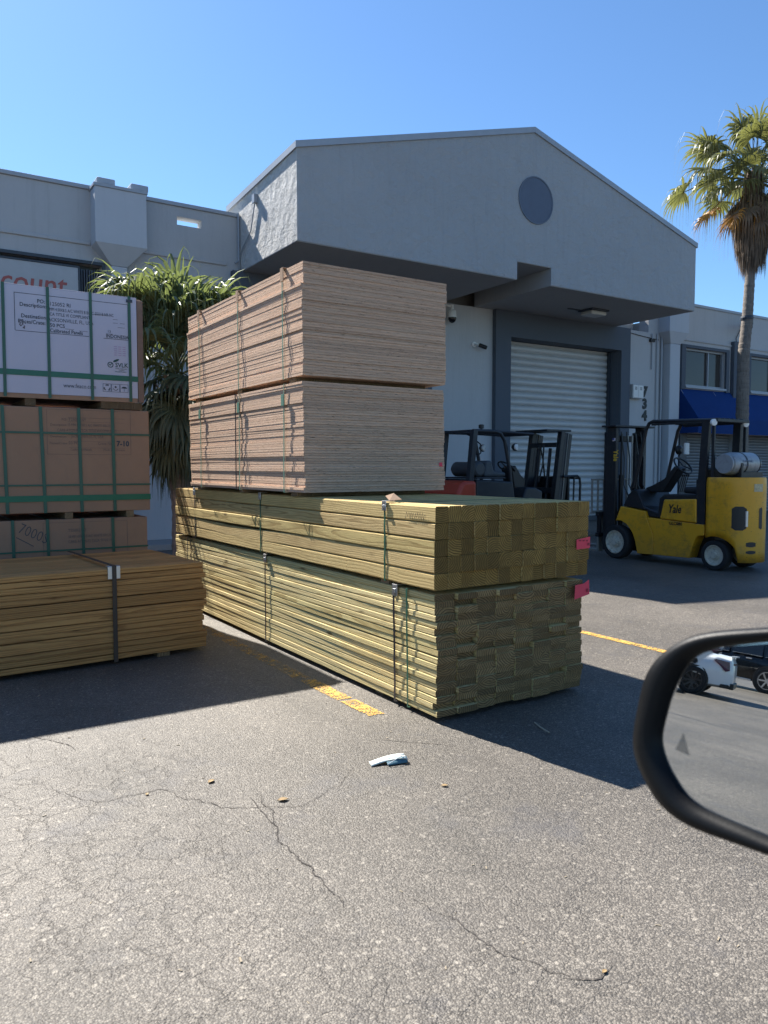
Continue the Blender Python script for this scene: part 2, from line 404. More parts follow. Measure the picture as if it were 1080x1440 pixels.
def stripe(x, y0, y1, wid, m):
    r = random.Random(int(y0*10)); n = 14
    vs = [(x-wid/2+r.uniform(-.004, .004), y0+(y1-y0)*i/n+(r.uniform(-.03, .03) if i in (0, n) else 0), .004) for i in range(n+1)] + [(x+wid/2+r.uniform(-.004, .004), y1-(y1-y0)*i/n+(r.uniform(-.03, .03) if i in (0, n) else 0), .004) for i in range(n+1)]
    k = n+1; fs = [(i, i+1, 2*k-2-i, 2*k-1-i) for i in range(n)]
    tag(MB().add(vs, fs).build('parking_line', m), kind='structure')
stripe(2.205, 4.36, 6.6, .10, M['yellowfaded']); stripe(2.21, 3.86, 4.35, .10, M['yellowline']); stripe(2.215, 3.50, 3.80, .10, M['yellowline'])
stripe(4.785, 1.0, 9.6, .085, M['yellowline'])
M['crack'] = plain('crack_filling', (.055, .048, .043), .95)
def crack(pts, w, jit=.006, seed=1):
    tag(ribbon(pts, lambda t: w*(.35+.65*math.sin(math.pi*min(1, max(0, t)))), .0025, jit, seed, .012).build('pavement_crack', M['crack']), kind='structure')
crack([(.35,3.556),(.518,3.465),(.673,3.176),(.918,3.173),(1.096,2.857),(1.342,2.714),(1.576,2.809),(1.75,2.95)], .0042, .010, 5)
crack([(1.256,2.929),(1.24,2.8),(1.193,2.627),(1.165,2.52),(1.155,2.424),(1.17,2.3),(1.153,2.227),(1.16,2.1),(1.149,1.983)], .006, .008, 8)
crack([(1.21,2.90),(1.196,2.74),(1.19,2.6)], .006, .003, 9)
crack([(1.35,1.95),(1.40,1.78),(1.41,1.62),(1.44,1.5),(1.47,1.42),(1.50,1.36)], .004, .009, 12)
crack([(1.48,1.39),(1.56,1.34),(1.62,1.36)], .005, .003, 13)
crack([(.55,4.2),(.70,3.95),(.72,3.85)], .006, .004, 14)
crack([(2.0,3.2),(2.25,2.95),(2.3,2.9)], .005, .004, 15)

# ---------------------------------------------------------------- warehouse
YF = 13.34
def wallbox(parent, m, holes, x0, x1, z0, z1, y0, y1, name='wall'):
    """front wall with rectangular holes [(xa,xb,za,zb)] split in strips"""
    mb = MB(); xs = sorted({x0, x1, *[h[0] for h in holes], *[h[1] for h in holes]})
    for a, b in zip(xs, xs[1:]):
        hs = sorted([h for h in holes if h[0] <= a+1e-6 and h[1] >= b-1e-6], key=lambda h: h[2]); z = z0
        for h in hs:
            if h[2] > z: mb.box(a, b, y0, y1, z, h[2])
            z = h[3]
        if z < z1: mb.box(a, b, y0, y1, z, z1)
    bm = bmesh.new(); tmp = bpy.data.meshes.new('t'); tmp.from_pydata(mb.v, [], mb.f); bm.from_mesh(tmp)
    bmesh.ops.remove_doubles(bm, verts=bm.verts, dist=1e-5)
    # drop the inner faces where strips touch
    seen = {}
    for f in bm.faces: seen.setdefault(tuple(sorted(v.index for v in f.verts)), []).append(f)
    kill = [f for fs in seen.values() if len(fs) > 1 for f in fs]
    bmesh.ops.delete(bm, geom=kill, context='FACES_ONLY')
    bm.to_mesh(tmp); bm.free(); r = MB(); r.v = [tuple(v.co) for v in tmp.vertices]; r.f = [tuple(p.vertices) for p in tmp.polygons]
    bpy.data.meshes.remove(tmp)
    return r.build(name, m, parent)

def shutter(parent, x0, x1, y, z0, z1, m, pitch=.095, name='roller_shutter', depth=.022):
    vs = []; fs = []; n = int((z1-z0)/pitch); k = 11; r = random.Random(3); rows = []
    for i in range(n+1):
        j = r.uniform(-.006, .006)
        for q in range(k):
            t = q/k; z = z0+(i+t)*pitch
            if z > z1: break
            off = depth*(math.sin(math.pi*t/.82)**.6 if t < .82 else -.5*math.sin(math.pi*(t-.82)/.18))
            rows.append((z, y-off+j*.4))
    for z, yy in rows: vs += [(x0, yy, z), (x1, yy, z)]
    for i in range(len(rows)-1): fs.append((2*i, 2*i+1, 2*i+3, 2*i+2))
    o = MB().add(vs, fs).build(name, m, parent, smooth=True, angle=60); return o

def hopper(root, xc, yback, ztop, zbot, ztap, w, dep, neck, m, name='scupper_box'):
    mb = MB(); x0, x1 = xc-w/2, xc+w/2; yf = yback-dep
    mb.box(x0, x1, yf, yback, zbot, ztop)
    n0, n1 = xc-neck/2, xc+neck/2; yn = yback-neck*.6
    vs = [(x0,yf,zbot),(x1,yf,zbot),(x1,yback,zbot),(x0,yback,zbot),(n0,yn,ztap),(n1,yn,ztap),(n1,yback,ztap),(n0,yback,ztap)]
    mb.add(vs, [(0,1,5,4),(1,2,6,5),(3,0,4,7),(4,5,6,7)])
    o = mb.build(name, m, root, bevel=.006)
    MB().box(x0-.02, x1+.02, yf-.02, yback, ztop, ztop+.05).build('scupper_rim', M['trim'], o, bevel=.004)
    MB().box(n0, n1, yn, yback, 0.0, ztap).build('downpipe', m, root, bevel=.02)
    return o

# left wing ------------------------------------------------------------
lw = thing('warehouse_wing', 'long low grey warehouse wing left of the canopy, with a slot in its parapet', 'building', (-4, YF, 0))
wallbox(lw, M['wall'], [(4.33, 4.77, 5.575, 5.715), (-.9, 3.05, 1.9, 4.68), (-9, -4.5, 0, 4.3)], -15, 5.46, 0, 5.88, YF, YF+.22)
MB().box(-15, 5.46, YF+.22, YF+14, 4.7, 4.85).build('roof', M['roof'], lw)
MB().box(-15, -14.7, YF+.22, YF+14, 0, 5.88).box(-15, 5.46, YF+13.8, YF+14, 0, 4.7).build('back_wall', M['wall'], lw)
MB().box(-15.04, 2.94, YF-.035, YF+.26, 5.882, 5.95).box(3.74, 5.475, YF-.035, YF+.26, 5.882, 5.95).build('parapet_cap', M['trim'], lw, bevel=.01)
MB().box(-15, 2.87, YF-.03, YF-.001, 4.99, 5.05).box(3.72, 5.22, YF-.03, YF-.001, 4.99, 5.05).build('string_course', M['wall'], lw, bevel=.01)
hopper(lw, 3.30, YF, 5.86, 4.98, 4.68, .82, .34, .26, M['hopper'])
MB().box(2.96, 3.25, YF-.2, YF+.3, 5.955, 6.06).build('scupper_cap', M['trim'], lw, bevel=.02)
MB().box(3.50, 3.79, YF-.2, YF+.3, 5.955, 6.06).build('scupper_cap', M['trim'], lw, bevel=.02)
MB().box(-.9, 3.05, YF+.16, YF+.2, 1.9, 4.68).build('louvre_backing', M['darktrim'], lw)
lv = MB()
for i in range(9): lv.box(2.69+i*.04, 2.71+i*.04, YF+.02, YF+.1, 1.95, 4.6)
lv.build('louvre', M['slate'], lw)
MB().box(-.95, 3.1, YF-.05, YF-.001, 4.68, 4.73).box(3.05, 3.1, YF-.05, YF-.001, 1.85, 4.68).build('opening_frame', M['darktrim'], lw)
MB().box(-9, -4.5, YF+.15, YF+.2, 0, 4.3).build('roller_shutter', M['shutter_grey'], lw)
MB().tube([(5.44, YF-.05, 5.95),(5.44, YF-.05, 5.1),(5.37, YF-.05, 5.05)], .018).build('conduit', M['trim'], lw, smooth=True)
sg = thing('shop_sign', 'white shop sign panel with red lower-case lettering, mostly hidden by the white crate', 'sign', (1, YF-.1, 3.6))
MB().box(-.85, 2.66, YF-.10, YF-.052, 3.2, 4.58).build('panel', M['signwhite'], sg, bevel=.004)
MB().box(-.87, 2.68, YF-.11, YF-.051, 4.581, 4.61).box(2.661, 2.69, YF-.11, YF-.051, 3.2, 4.58).build('frame', M['darktrim'], sg)
text('count', .44, None, (1.50, YF-.105, 4.12), (1,0,0), (0,0,1), bold=.004, sx=.95, shear=.12).build('lettering', M['signred'], sg)

# gabled canopy building -----------------------------------------------
X0, X1, YG = 5.48, 15.52, 11.0; ZS, ZC, ZA, XA = 4.92, 6.40, 7.78, 10.5
wh = thing('gabled_warehouse', 'grey warehouse with a big gabled canopy and round vent above tall doors', 'building', (XA, YF, 0))
NX0, NX1, NZ = 10.10, 10.99, 5.255
front = [(X0,ZS),(NX0,ZS),(NX0,NZ),(NX1,NZ),(NX1,ZS),(X1,ZS),(X1,ZC),(XA,ZA),(X0,ZC)]
YB = 13.9; DR = .19
def gable_shell():
    mb = MB()
    n = len(front)
    top = [6, 7, 8]
    vs = [(x, YG, z) for x, z in front] + [(x, YB, z-(DR if i in top else 0)) for i, (x, z) in enumerate(front)]
    # front/back face split in strips to stay planar quads
    fr = [(0,1,8),(1,2,8),(2,7,8),(2,3,7),(3,4,6),(4,5,6),(3,6,7)]
    f = list(fr) + [tuple(i+n for i in q[::-1]) for q in fr]
    global side_faces; side_faces = [(i, (i+1)%n, n+(i+1)%n, n+i) for i in (5, 8)]
    f += [(6,7,n+7,n+6),(7,8,n+8,n+7)]
    mb.add(vs, f); return mb
gs = gable_shell(); gw = gs.build('gable_wall', M['gable'], wh)
for q in side_faces: MB().add([gs.v[k] for k in q], [(0,1,2,3)]).build('side_wall', M['plaster_sunlit'], wh)
def slab(x0, x1, z, mb, zt): mb.box(x0, x1, YG+.012, YF-.001, z, zt)
so = MB(); slab(X0+.004, NX0+.002, ZS-.012, so, ZS+.01); slab(NX1-.002, X1-.004, ZS-.012, so, ZS+.01)
slab(NX0-.02, NX1+.02, NZ-.008, so, NZ+.03)
so.box(NX0-.02, NX0+.002, YG+.012, YF-.001, ZS+.011, NZ-.009).box(NX1-.002, NX1+.02, YG+.012, YF-.001, ZS+.011, NZ-.009)
so.build('soffit', M['soffit'], wh)
def rake(xa, za, xb, zb, y0, y1, dr):
    mb = MB(); h = .10
    vs = []
    for (x, z) in ((xa, za), (xb, zb)):
        for y, dd in ((y0, 0), (y1, dr)):
            vs += [(x, y, z-dd-h+.03), (x, y, z-dd+.03)]
    return mb.add(vs, [(0,1,5,4),(2,6,7,3),(0,4,6,2),(1,3,7,5),(0,2,3,1),(4,5,7,6)])
rk = MB()
for xa, za, xb, zb in ((X0-.03, ZC-.005, XA, ZA), (XA+.002, ZA, X1+.03, ZC-.005)):
    rk.add(*[(m.v, m.f) for m in [rake(xa, za, xb, zb, YG-.03, YG-.002, 0)]][0])
for xs in ((X0-.03, X0-.003), (X1+.003, X1+.03)):
    rk.add(*(lambda m: (m.v, m.f))(rake(xs[0], ZC-.005, xs[1], ZC-.005, YG, YB, DR)))
rk.build('eaves_trim', M['trim'], wh)
MB().add([(X0-.03,YG-.03,ZC+.027),(XA,YG-.03,ZA+.033),(XA,YB,ZA+.033-DR),(X0-.03,YB,ZC+.027-DR),(X1+.03,YG-.03,ZC+.027),(X1+.03,YB,ZC+.027-DR)],
         [(0,1,2,3),(1,4,5,2)]).build('roof', M['roof'], wh)
vt = MB().lathe((10.56, YG-.001, 6.46), (0,-1,0), [(0,.445),(.02,.445),(.02,.425),(.006,.42)], 48).build('round_vent', plain('vent_frame', (.12,.15,.20), .6), wh, smooth=True)
MB().lathe((10.56, YG-.0015, 6.46), (0,-1,0), [(0,.42),(.008,.42)], 48).build('vent_plate', plain('vent_plate', (.105,.135,.19), .8, bump=.3), vt)
# body of the building behind
wallbox(wh, M['wall_light'], [(11.98, 15.72, 0, 4.325), (5.95, 9.3, 0, 4.325)], 5.461, 16.9, 0, 4.905, YF, YF+.35)
MB().box(5.461, 16.9, YF+.5, YF+16, 4.6, 5.6).build('rear_roof', M['roof'], wh)
MB().box(5.5, 16.85, YF+.9, YF+1.0, 0, 4.5).build('inner_wall', M['darktrim'], wh)
for xa, xb, oa, ob in ((11.527, 16.06, 11.98, 15.72), (5.30, 9.75, 5.95, 9.3)):
    ds = MB().box(xa, oa, YF-.12, YF-.001, 0, 4.905).box(ob, xb, YF-.12, YF-.001, 0, 4.905).box(oa, ob, YF-.12, YF-.001, 4.325, 4.905)
    ds.box(oa-.001, oa+.004, YF, YF+.35, 0, 4.325).box(ob-.004, ob+.001, YF, YF+.35, 0, 4.325).box(oa+.004, ob-.004, YF, YF+.35, 4.32, 4.325)
    dso = ds.build('door_surround', M['slate'], wh)
    sh = shutter(wh, oa+.005, ob-.005, YF+.33, 0, 4.32, M['shutter'], .158, 'roller_door', .045)
    MB().box(oa+.01, ob-.01, YF+.27, YF+.31, 0.0, .12).build('bottom_rail', M['darktrim'], sh)
    MB().box(oa+.005, oa+.07, YF+.22, YF+.29, 0, 4.3).build('guide_rail', M['darktrim'], sh); MB().box(ob-.07, ob-.005, YF+.22, YF+.29, 0, 4.3).build('guide_rail', M['darktrim'], sh)
# small fittings on the canopy side
MB().tube([(X0-.03, 12.55, 5.95),(X0-.03, 12.75, 5.5),(X0-.03, 13.28, 5.2),(X0-.03, 13.3, 4.95)], .012).box(X0-.07, X0-.003, 12.5, 12.6, 5.92, 6.06).build('conduit', M['trim'], wh)

# right wing -------------------------------------------------------------
rw = thing('office_wing', 'low grey office wing right of the canopy with strip windows above a blue awning', 'building', (22, YF, 0))
W1, W2 = (18.42, 20.28), (21.5, 23.5); WZ0, WZ1 = 3.60, 4.64
wallbox(rw, M['wall_light'], [(W1[0], W1[1], WZ0, WZ1), (W2[0], W2[1], WZ0, WZ1), (18.6, 20.75, 0, 2.3), (21.45, 24.2, 0, 2.3)], 16.902, 42, 0, 5.78, YF+.003, YF+.3)
MB().box(16.902, 42, YF+.3, YF+16, 5.0, 5.2).build('roof', M['roof'], rw)
MB().box(16.902, 42.02, YF-.03, YF+.34, 5.782, 5.86).build('parapet_cap', M['trim'], rw, bevel=.01)
MB().box(18.15, 42, YF-.03, YF+.002, 4.83, 4.88).build('string_course', M['wall'], rw, bevel=.008)
hopper(rw, 17.70, YF+.002, 5.7, 4.93, 4.64, .80, .36, .42, M['hopper'])
MB().box(16.95, 42, YF+.6, YF+.7, 0, 5).build('inner_wall', M['darktrim'], rw)
for a, b in (W1, W2):
    fr = MB().box(a-.18, a, YF-.06, YF+.002, WZ0-.10, WZ1+.08).box(b, b+.14, YF-.06, YF+.002, WZ0-.10, WZ1+.08).box(a, b, YF-.06, YF+.002, WZ1, WZ1+.08)
    fo = fr.build('window', M['slate'], rw, bevel=.005)
    MB().box(a, b, YF+.12, YF+.13, WZ0, WZ1).build('pane', M['glass'], fo)
    MB().box(a, b, YF+.06, YF+.12, WZ1-.05, WZ1).box(a, b, YF+.06, YF+.12, WZ0, WZ0+.05).box(a, a+.04, YF+.06, YF+.12, WZ0+.05, WZ1-.05).box(b-.04, b, YF+.06, YF+.12, WZ0+.05, WZ1-.05).box(a+(b-a)*.62, a+(b-a)*.62+.035, YF+.06, YF+.115, WZ0+.05, WZ1-.05).build('frame', M['trim'], fo)
    MB().box(a, b, YF-.08, YF+.06, WZ0-.06, WZ0-.001).build('sill', M['trim'], fo, bevel=.006)
MB().box(20.55, 21.2, YF-.12, YF+.001, 3.3, 4.98).build('blanking_panel', M['slate'], rw, bevel=.01)
MB().tube([(20.95, YF-.16, 3.2),(20.95, YF-.16, 4.3)], .022).box(20.88, 21.02, YF-.19, YF-.121, 4.25, 4.38).build('conduit', M['trim'], rw)
for a, b in ((18.6, 20.75), (21.45, 24.2)):
    shutter(rw, a, b, YF+.12, 0, 2.3, M['shutter_grey'], .085, 'roller_shutter', .02)
MB().box(18.25, 18.55, YF-.05, YF+.002, 0, 2.3).build('pilaster', M['darktrim'], rw); MB().box(20.8, 21.4, YF-.05, YF+.002, 0, 2.3).build('pilaster', M['darktrim'], rw)
MB().tube([(17.02, YF-.03, 4.88),(17.02, YF-.03, 4.3),(17.02, YF-.03, 3.95)], .016).tube([(17.40, YF-.04, 4.9),(17.40, YF-.04, 0)], .03).tube([(17.22, YF-.03, 4.9),(17.22, YF-.03, 0)], .014).build('conduit', M['trim'], rw, smooth=True)
MB().tube([(16.07, YF-.02, 4.83),(16.5, YF-.02, 4.79),(16.95, YF-.02, 4.76),(17.3, YF-.02, 4.74)], .009).box(16.93, 17.1, YF-.06, YF-.001, 4.66, 4.74).build('cable', M['black'], rw)

aw = thing('awning', 'sloping dark blue canvas awning below the office windows', 'awning', (22, YF, 3))
ax0, ax1 = 18.24, 30
def quad(*p): return MB().add(p, [tuple(range(len(p)))])
a_ = MB(); yt, yb = YF-.004, 12.74
for x in (ax0, ax1): a_.add([(x, yt, 3.52),(x, yb, 2.70),(x, yb, 2.29),(x, yt, 2.29)], [(0,1,2,3)])
a_.add([(ax0,yt,3.52),(ax1,yt,3.52),(ax1,yb,2.70),(ax0,yb,2.70)], [(0,1,2,3)])
a_.build('canopy_cloth', M['awning'], aw)
v_ = MB(); v_.box(ax0, ax1, yb-.006, yb, 2.28, 2.70); v_.build('valance', M['awning'], aw)
fr_ = MB()
for i in range(9):
    x = ax0+.02+i*(ax1-ax0-.04)/8; fr_.tube([(x, yt-.02, 3.48),(x, yb+.02, 2.68),(x, yb+.02, 2.31),(x, yt-.02, 2.31)], .012, 6)
fr_.build('frame', M['trim'], aw)

# opposite side of the yard (seen only as reflections)
# ---------------------------------------------------------------- fittings on the walls
t = thing('security_camera', 'white dome security camera on a bracket under the canopy beside the plywood', 'camera', (10.25, YF, 4.7))
MB().bar((10.05, YF-.02, 4.86), (10.25, YF-.16, 4.80), .04, .04).build('bracket', M['white'], t)
MB().lathe((10.25, YF-.16, 4.84), (0,0,-1), [(0,.03),(.10,.035),(.13,.08),(.24,.095),(.27,.095)], 24).build('housing', M['white'], t, smooth=True)
MB().lathe((10.25, YF-.16, 4.57), (0,0,-1), [(0,.088),(.04,.086),(.09,.06),(.115,.02)], 24).build('dome', plain('dark_dome', (.01,.01,.012), .12), t, smooth=True)
t = thing('security_camera', 'small bullet security camera on the wall left of the roller door', 'camera', (11.1, YF, 4.05))
MB().lathe((10.98, YF-.002, 4.08), (0,-1,0), [(0,.06),(.03,.06),(.035,.02),(.10,.02)], 18).build('mount', M['white'], t, smooth=True)
MB().tube([(10.98, YF-.10, 4.08),(11.06, YF-.16, 4.03)], .02).build('arm', M['white'], t, smooth=True)
MB().lathe((11.02, YF-.13, 4.06), (.8,-.5,-.35), [(0,.035),(.02,.045),(.16,.045),(.19,.04)], 18).build('body', M['black'], t, smooth=True)
t = thing('ceiling_light', 'square white light fitting under the canopy soffit above the roller door', 'light', (13.5, 12.15, ZS))
MB().box(13.22, 13.78, 11.95, 12.38, ZS-.05, ZS-.013).build('housing', M['darktrim'], t, bevel=.01)
MB().box(13.26, 13.74, 11.99, 12.34, ZS-.14, ZS-.051).build('diffuser', plain('unlit_diffuser', (.5,.5,.48), .5), t, bevel=.03)
MB().box(12.85, 13.2, 12.28, 12.34, ZS-.03, ZS-.013).build('conduit', M['darktrim'], t)
t = thing('junction_box', 'grey two-door electrical box on the wall beside the house numbers', 'electrical box', (16.35, YF, 3.33))
MB().box(16.15, 16.58, YF-.14, YF-.001, 3.14, 3.50).build('housing', M['wall_light'], t, bevel=.008)
MB().box(16.17, 16.36, YF-.15, YF-.141, 3.16, 3.48).box(16.37, 16.56, YF-.15, YF-.141, 3.16, 3.48).build('door', M['white'], t, bevel=.004)
sl_ = MB()
for k in range(4): sl_.box(16.22, 16.31, YF-.153, YF-.1505, 3.36+k*.022, 3.37+k*.022).box(16.42, 16.51, YF-.153, YF-.1505, 3.36+k*.022, 3.37+k*.022)
sl_.build('vent_slot', M['darktrim'], t)
M['number'] = plain('dark_bronze_numerals', (.03,.038,.038), .6)
for ch, z in (('7', 3.23), ('3', 2.91), ('4', 2.60)):
    o = text(ch, .36, None, (16.70, YF-.002, z), (1,0,0), (0,0,1), bold=.016, ext=.02).build('house_number', M['number'])
    tag(o, {'7': 'dark numeral 7, topmost of three on the pale wall', '3': 'dark numeral 3 on the pale wall, below the 7', '4': 'dark numeral 4 on the pale wall, lowest of three'}[ch], 'house number', 'house numbers on the wall')
t = thing('floodlight', 'black floodlight on an arm high on the wall beside the tall palm', 'light', (20.7, YF, 5.5))
MB().tube([(21.0, YF-.01, 5.46),(21.0, YF-.35, 5.50)], .02).tube([(21.0, YF-.02, 5.4),(20.75, YF-.03, 5.1),(20.8, YF-.02, 4.9)], .01).build('arm', M['black'], t)
MB().box(20.45, 20.62, YF-.62, YF-.45, 5.28, 5.46).bar((20.6, YF-.5, 5.42),(21.0, YF-.34, 5.52), .09, .12).build('lamp_head', M['black'], t, bevel=.015)

# kerb / footway at the wall foot
MB().box(-15, 11.3, YF-.9, YF-.004, 0, .10).build('footway', plain('concrete_footway', (.30,.29,.275), .9, bump=.3, dirt=.2), None, bevel=.01)['kind'] = 'structure'
# ---------------------------------------------------------------- lumber
def bent(w_, h_, L, n=1, fx=None, fz=None, b=.003):
    """board along +Y starting at y=0, centred in x and z, bent by fx(t), fz(t), edges chamfered"""
    sec = [(-w_/2+b,-h_/2),(w_/2-b,-h_/2),(w_/2,-h_/2+b),(w_/2,h_/2-b),(w_/2-b,h_/2),(-w_/2+b,h_/2),(-w_/2,h_/2-b),(-w_/2,-h_/2+b)]
    vs = []; fs = []
    for i in range(n+1):
        t = i/n; dx = fx(t) if fx else 0; dz = fz(t) if fz else 0
        vs += [(x+dx, t*L, z+dz) for x, z in sec]
    for i in range(n):
        for k in range(8): fs.append((i*8+k, (i+1)*8+k, (i+1)*8+(k+1)%8, i*8+(k+1)%8))
    fs += [tuple(range(8)), tuple(n*8+k for k in range(8))[::-1]]
    return MB().add(vs, fs)
def wave(seed, amp, n=3):
    r = random.Random(seed); c = [(r.uniform(.3, 1)/(k+1), (k+1)*r.uniform(.7, 1.3), r.uniform(0, 6.28)) for k in range(n)]
    return lambda t: amp*sum(a*math.sin(math.pi*f*t*1.6+p) for a, f, p in c)
def place(mesh_ob, name, parent, loc, rot=(0,0,0)):
    o = mesh_ob.copy(); o.name = name; C.objects.link(o); o.parent = parent; o.location = loc; o.rotation_euler = rot; return o
def strap(parent, x0, x1, y, z0, z1, m, w_=.016, name='strap', sag=0, lean=0, off=.006):
    """flat band round the bundle section in the XZ plane"""
    x0 -= off; x1 += off; z0 -= off*.5; z1 += off*.3; t = .0015
    mb = MB(); n = 14; r = random.Random(int(y*1000))
    loop = []
    for i in range(n+1): loop.append((x0 + (r.uniform(-.0015, .0015) if 0 < i < n else 0), z0+(z1-z0)*i/n))
    loop += [(x1, z1), (x1, z0)]
    for (xa, za), (xb, zb) in zip(loop, loop[1:]+loop[:1]):
        ya = y+lean*(za-z0); yb_ = y+lean*(zb-z0)
        nx, nz = (zb-za), -(xb-xa); l = math.hypot(nx, nz) or 1; nx, nz = nx/l*t, nz/l*t
        mb.add([(xa,ya-w_/2,za),(xb,yb_-w_/2,zb),(xb,yb_+w_/2,zb),(xa,ya+w_/2,za),(xa+nx,ya-w_/2,za+nz),(xb+nx,yb_-w_/2,zb+nz),(xb+nx,yb_+w_/2,zb+nz),(xa+nx,ya+w_/2,za+nz)],
               [(0,1,2,3),(4,7,6,5),(0,4,5,1),(2,6,7,3)])
    return mb.build(name, m, parent)
def clip(parent, x, y, z, m, s=1.0, name='corner_protector'):
    mb = MB(); mb.box(x-.012, x-.008, y-.022*s, y+.022*s, z-.045*s, z+.008).box(x-.012, x+.05*s, y-.022*s, y+.022*s, z+.0085, z+.0125)
    mb.box(x-.018, x-.0125, y-.012, y+.012, z-.03*s, z-.012)
    return mb.build(name, m, parent, bevel=.0015)

# bundle of square posts
FY = 3.218
pb = thing('post_bundle', 'strapped bundle of greenish square timber posts under the plywood stack', 'lumber bundle', (2.95, FY+2.1, .713))
base = WM[pb.name].to_translation()
def loc_in(root, p): return WM[root.name].inverted() @ Vector(p)
PW, PH, PL = .0892, .0898, 4.34
post0 = bent(PW-.0022, PH-.0018, PL, 1, b=.006).build('post', M['pt_post'], None)
first = True
for r_ in range(5):
    for c_ in range(13):
        p = loc_in(pb, (2.398+PW*(c_+.5)+rnd.uniform(-.0006, .0006), FY+rnd.uniform(-.006, .010)+(.01 if r_ == 0 else 0), .714+PH*(r_+.5)))
        if c_ == 0:
            amp = [.003, .004, .010, .0035, .0025][r_]
            sagf = (lambda t, k=r_: -.016*math.exp(-((t-.62)/.14)**2)) if r_ == 1 else wave(r_+5, .0015)
            o = bent(PW-.0012, PH-.0035, PL, 24, (lambda t, f=wave(r_+40, amp*.5): f(t)-f(0)-.002), sagf, .007).build('post', M['pt_post'], pb, local=True)
            o.location = p
        elif first: post0.parent = pb; post0.location = p; first = False
        else: place(post0, 'post', pb, p)
X0P, X1P = 2.398, 2.398+13*PW; Z0P, Z1P = .714, 1.163
s = strap(pb, X0P, X1P, 3.70, Z0P, Z1P, M['greenstrap'], .016); clip(s, X0P, 3.70, Z1P, M['metal'])
MB().add([(2.40,3.66,1.175),(2.47,3.64,1.18),(2.455,3.70,1.215),(2.405,3.71,1.20),(2.40,3.66,1.178),(2.47,3.64,1.183),(2.455,3.70,1.218),(2.405,3.71,1.203)],[(0,1,2,3),(4,5,6,7),(0,1,5,4),(1,2,6,5),(2,3,7,6),(3,0,4,7)]).build('cardboard_flap', M['cardflap'], s)
s = strap(pb, X0P, X1P, 5.47, Z0P, Z1P, M['greenstrap'], .016); clip(s, X0P, 5.47, Z1P, M['metal'])
s = strap(pb, X0P, X1P, 6.98, Z0P, Z1P, M['blackstrap'], .02); clip(s, X0P, 6.98, Z1P, M['metal'], 1.3)
tg = MB(); tg.add([(3.442,FY-.012,.935),(3.554,FY-.016,.948),(3.556,FY-.014,.879),(3.446,FY-.009,.874)], [(0,1,2,3)])
tgo = tg.build('paper_tag', M['tagred'], pb)
tm = MB()
for k in range(3): tm.box(3.46+k*.03, 3.475+k*.03, FY-.0175, FY-.0168, .925-.002*k, .932-.002*k)
tm.box(3.532, 3.548, FY-.0178, FY-.0170, .895, .91); tm.build('tag_print', M['tagdark'], tgo)
dn = []
for y in (3.74, 5.45, 7.1):
    MB().box(2.42, 3.5, y-.045, y+.045, .688, .7115).build('spacer', M['dunnage'], pb, bevel=.002)
# pencil scrawl on the top post
sc_ = []; r = random.Random(4)
for i in range(46): sc_.append((2.3915, 3.30+i*.0042+r.uniform(-.004, .004), 1.105+.016*math.sin(i*1.25)+r.uniform(-.006, .006)))
MB().tube(sc_, .0009, 4).build('pencil_scrawl', M['ink'], pb)

# bundle of two-inch boards
bb = thing('board_bundle', 'strapped bundle of pale green-yellow planks on the asphalt, lowest of the tall stack', 'lumber bundle', (2.97, FY+2.1, 0))
BW, BH, BL = .1378, .03635, 4.38
board0 = bent(BW-.0020, BH-.0014, BL, 1, b=.0048).build('board', M['pt_board'], None)
slots = []
for r_ in range(18):
    z = .030+BH*(r_+.5)+(.004 if r_ > 8 else 0)
    for c_ in range(8): slots.append((r_, c_, z))
front_off = {0: -.012, 5: .006, 12: .008}
rest = MB(); offs = []; first = True; rowx = {}
for r_, c_, z in slots:
    top = r_ == 17
    p = Vector((2.412+BW*(c_+.5)+rnd.uniform(-.0006, .0006), FY+rnd.uniform(-.012, .012)+(rnd.choice([-.02, .018, .03]) if rnd.random() < .16 else 0)+.012*(r_ > 8)*(c_ > 5)+front_off.get(r_, 0)*(c_ == 0), z))
    if c_ == 0:
        amp = .006; f = wave(r_*7+3, amp*.62)
        o = bent(BW-.004, BH-.0022, BL, 26, (lambda t, f=f: f(t)-.004), wave(r_+80, .0011), .004).build('board', M['pt_board'], bb, local=True)
        o.location = loc_in(bb, p)
    elif c_ >= 6 and r_ < 9 or c_ == 7 and r_ < 14 or c_ in (3, 4, 5) and r_ in (0, 1) or c_ == 5 and 2 <= r_ < 13 or c_ == 4 and 2 <= r_ < 8:
        b = bent(BW-.0020, BH-.0014, BL, 1, b=.0048); q = p
        rest.add([(v[0]+q.x, v[1]+q.y, v[2]+q.z) for v in b.v], b.f); offs.append(tuple(loc_in(bb, q)))
    else:
        if first: board0.parent = bb; board0.location = loc_in(bb, p); first = False
        else: place(board0, 'board', bb, loc_in(bb, p))
ro = rest.build('board', M['pt_board'], bb)
ro['kind'] = 'stuff'
def set_offsets(ob, offs, per):
    at = ob.data.attributes.new('board_offset', 'FLOAT_VECTOR', 'POINT')
    for i in range(len(ob.data.vertices)): at.data[i].vector = offs[i//per]
set_offsets(ro, offs, 16)
X0B, X1B = 2.409, 2.412+8*BW; Z0B, Z1B = .03, .690
s = strap(bb, X0B, X1B, 3.60, Z0B, Z1B, M['blackstrap'], .018, lean=.02, off=.012); clip(s, X0B-.003, 3.60, Z1B, M['metal'], 1.2)
s = strap(bb, X0B, X1B, 3.47, Z0B, Z1B, M['greenstrap'], .014, lean=.02, off=.012)
s = strap(bb, X0B, X1B, 5.40, Z0B, Z1B, M['blackstrap'], .018, off=.012); clip(s, X0B-.003, 5.40, Z1B, M['metal'], 1.1)
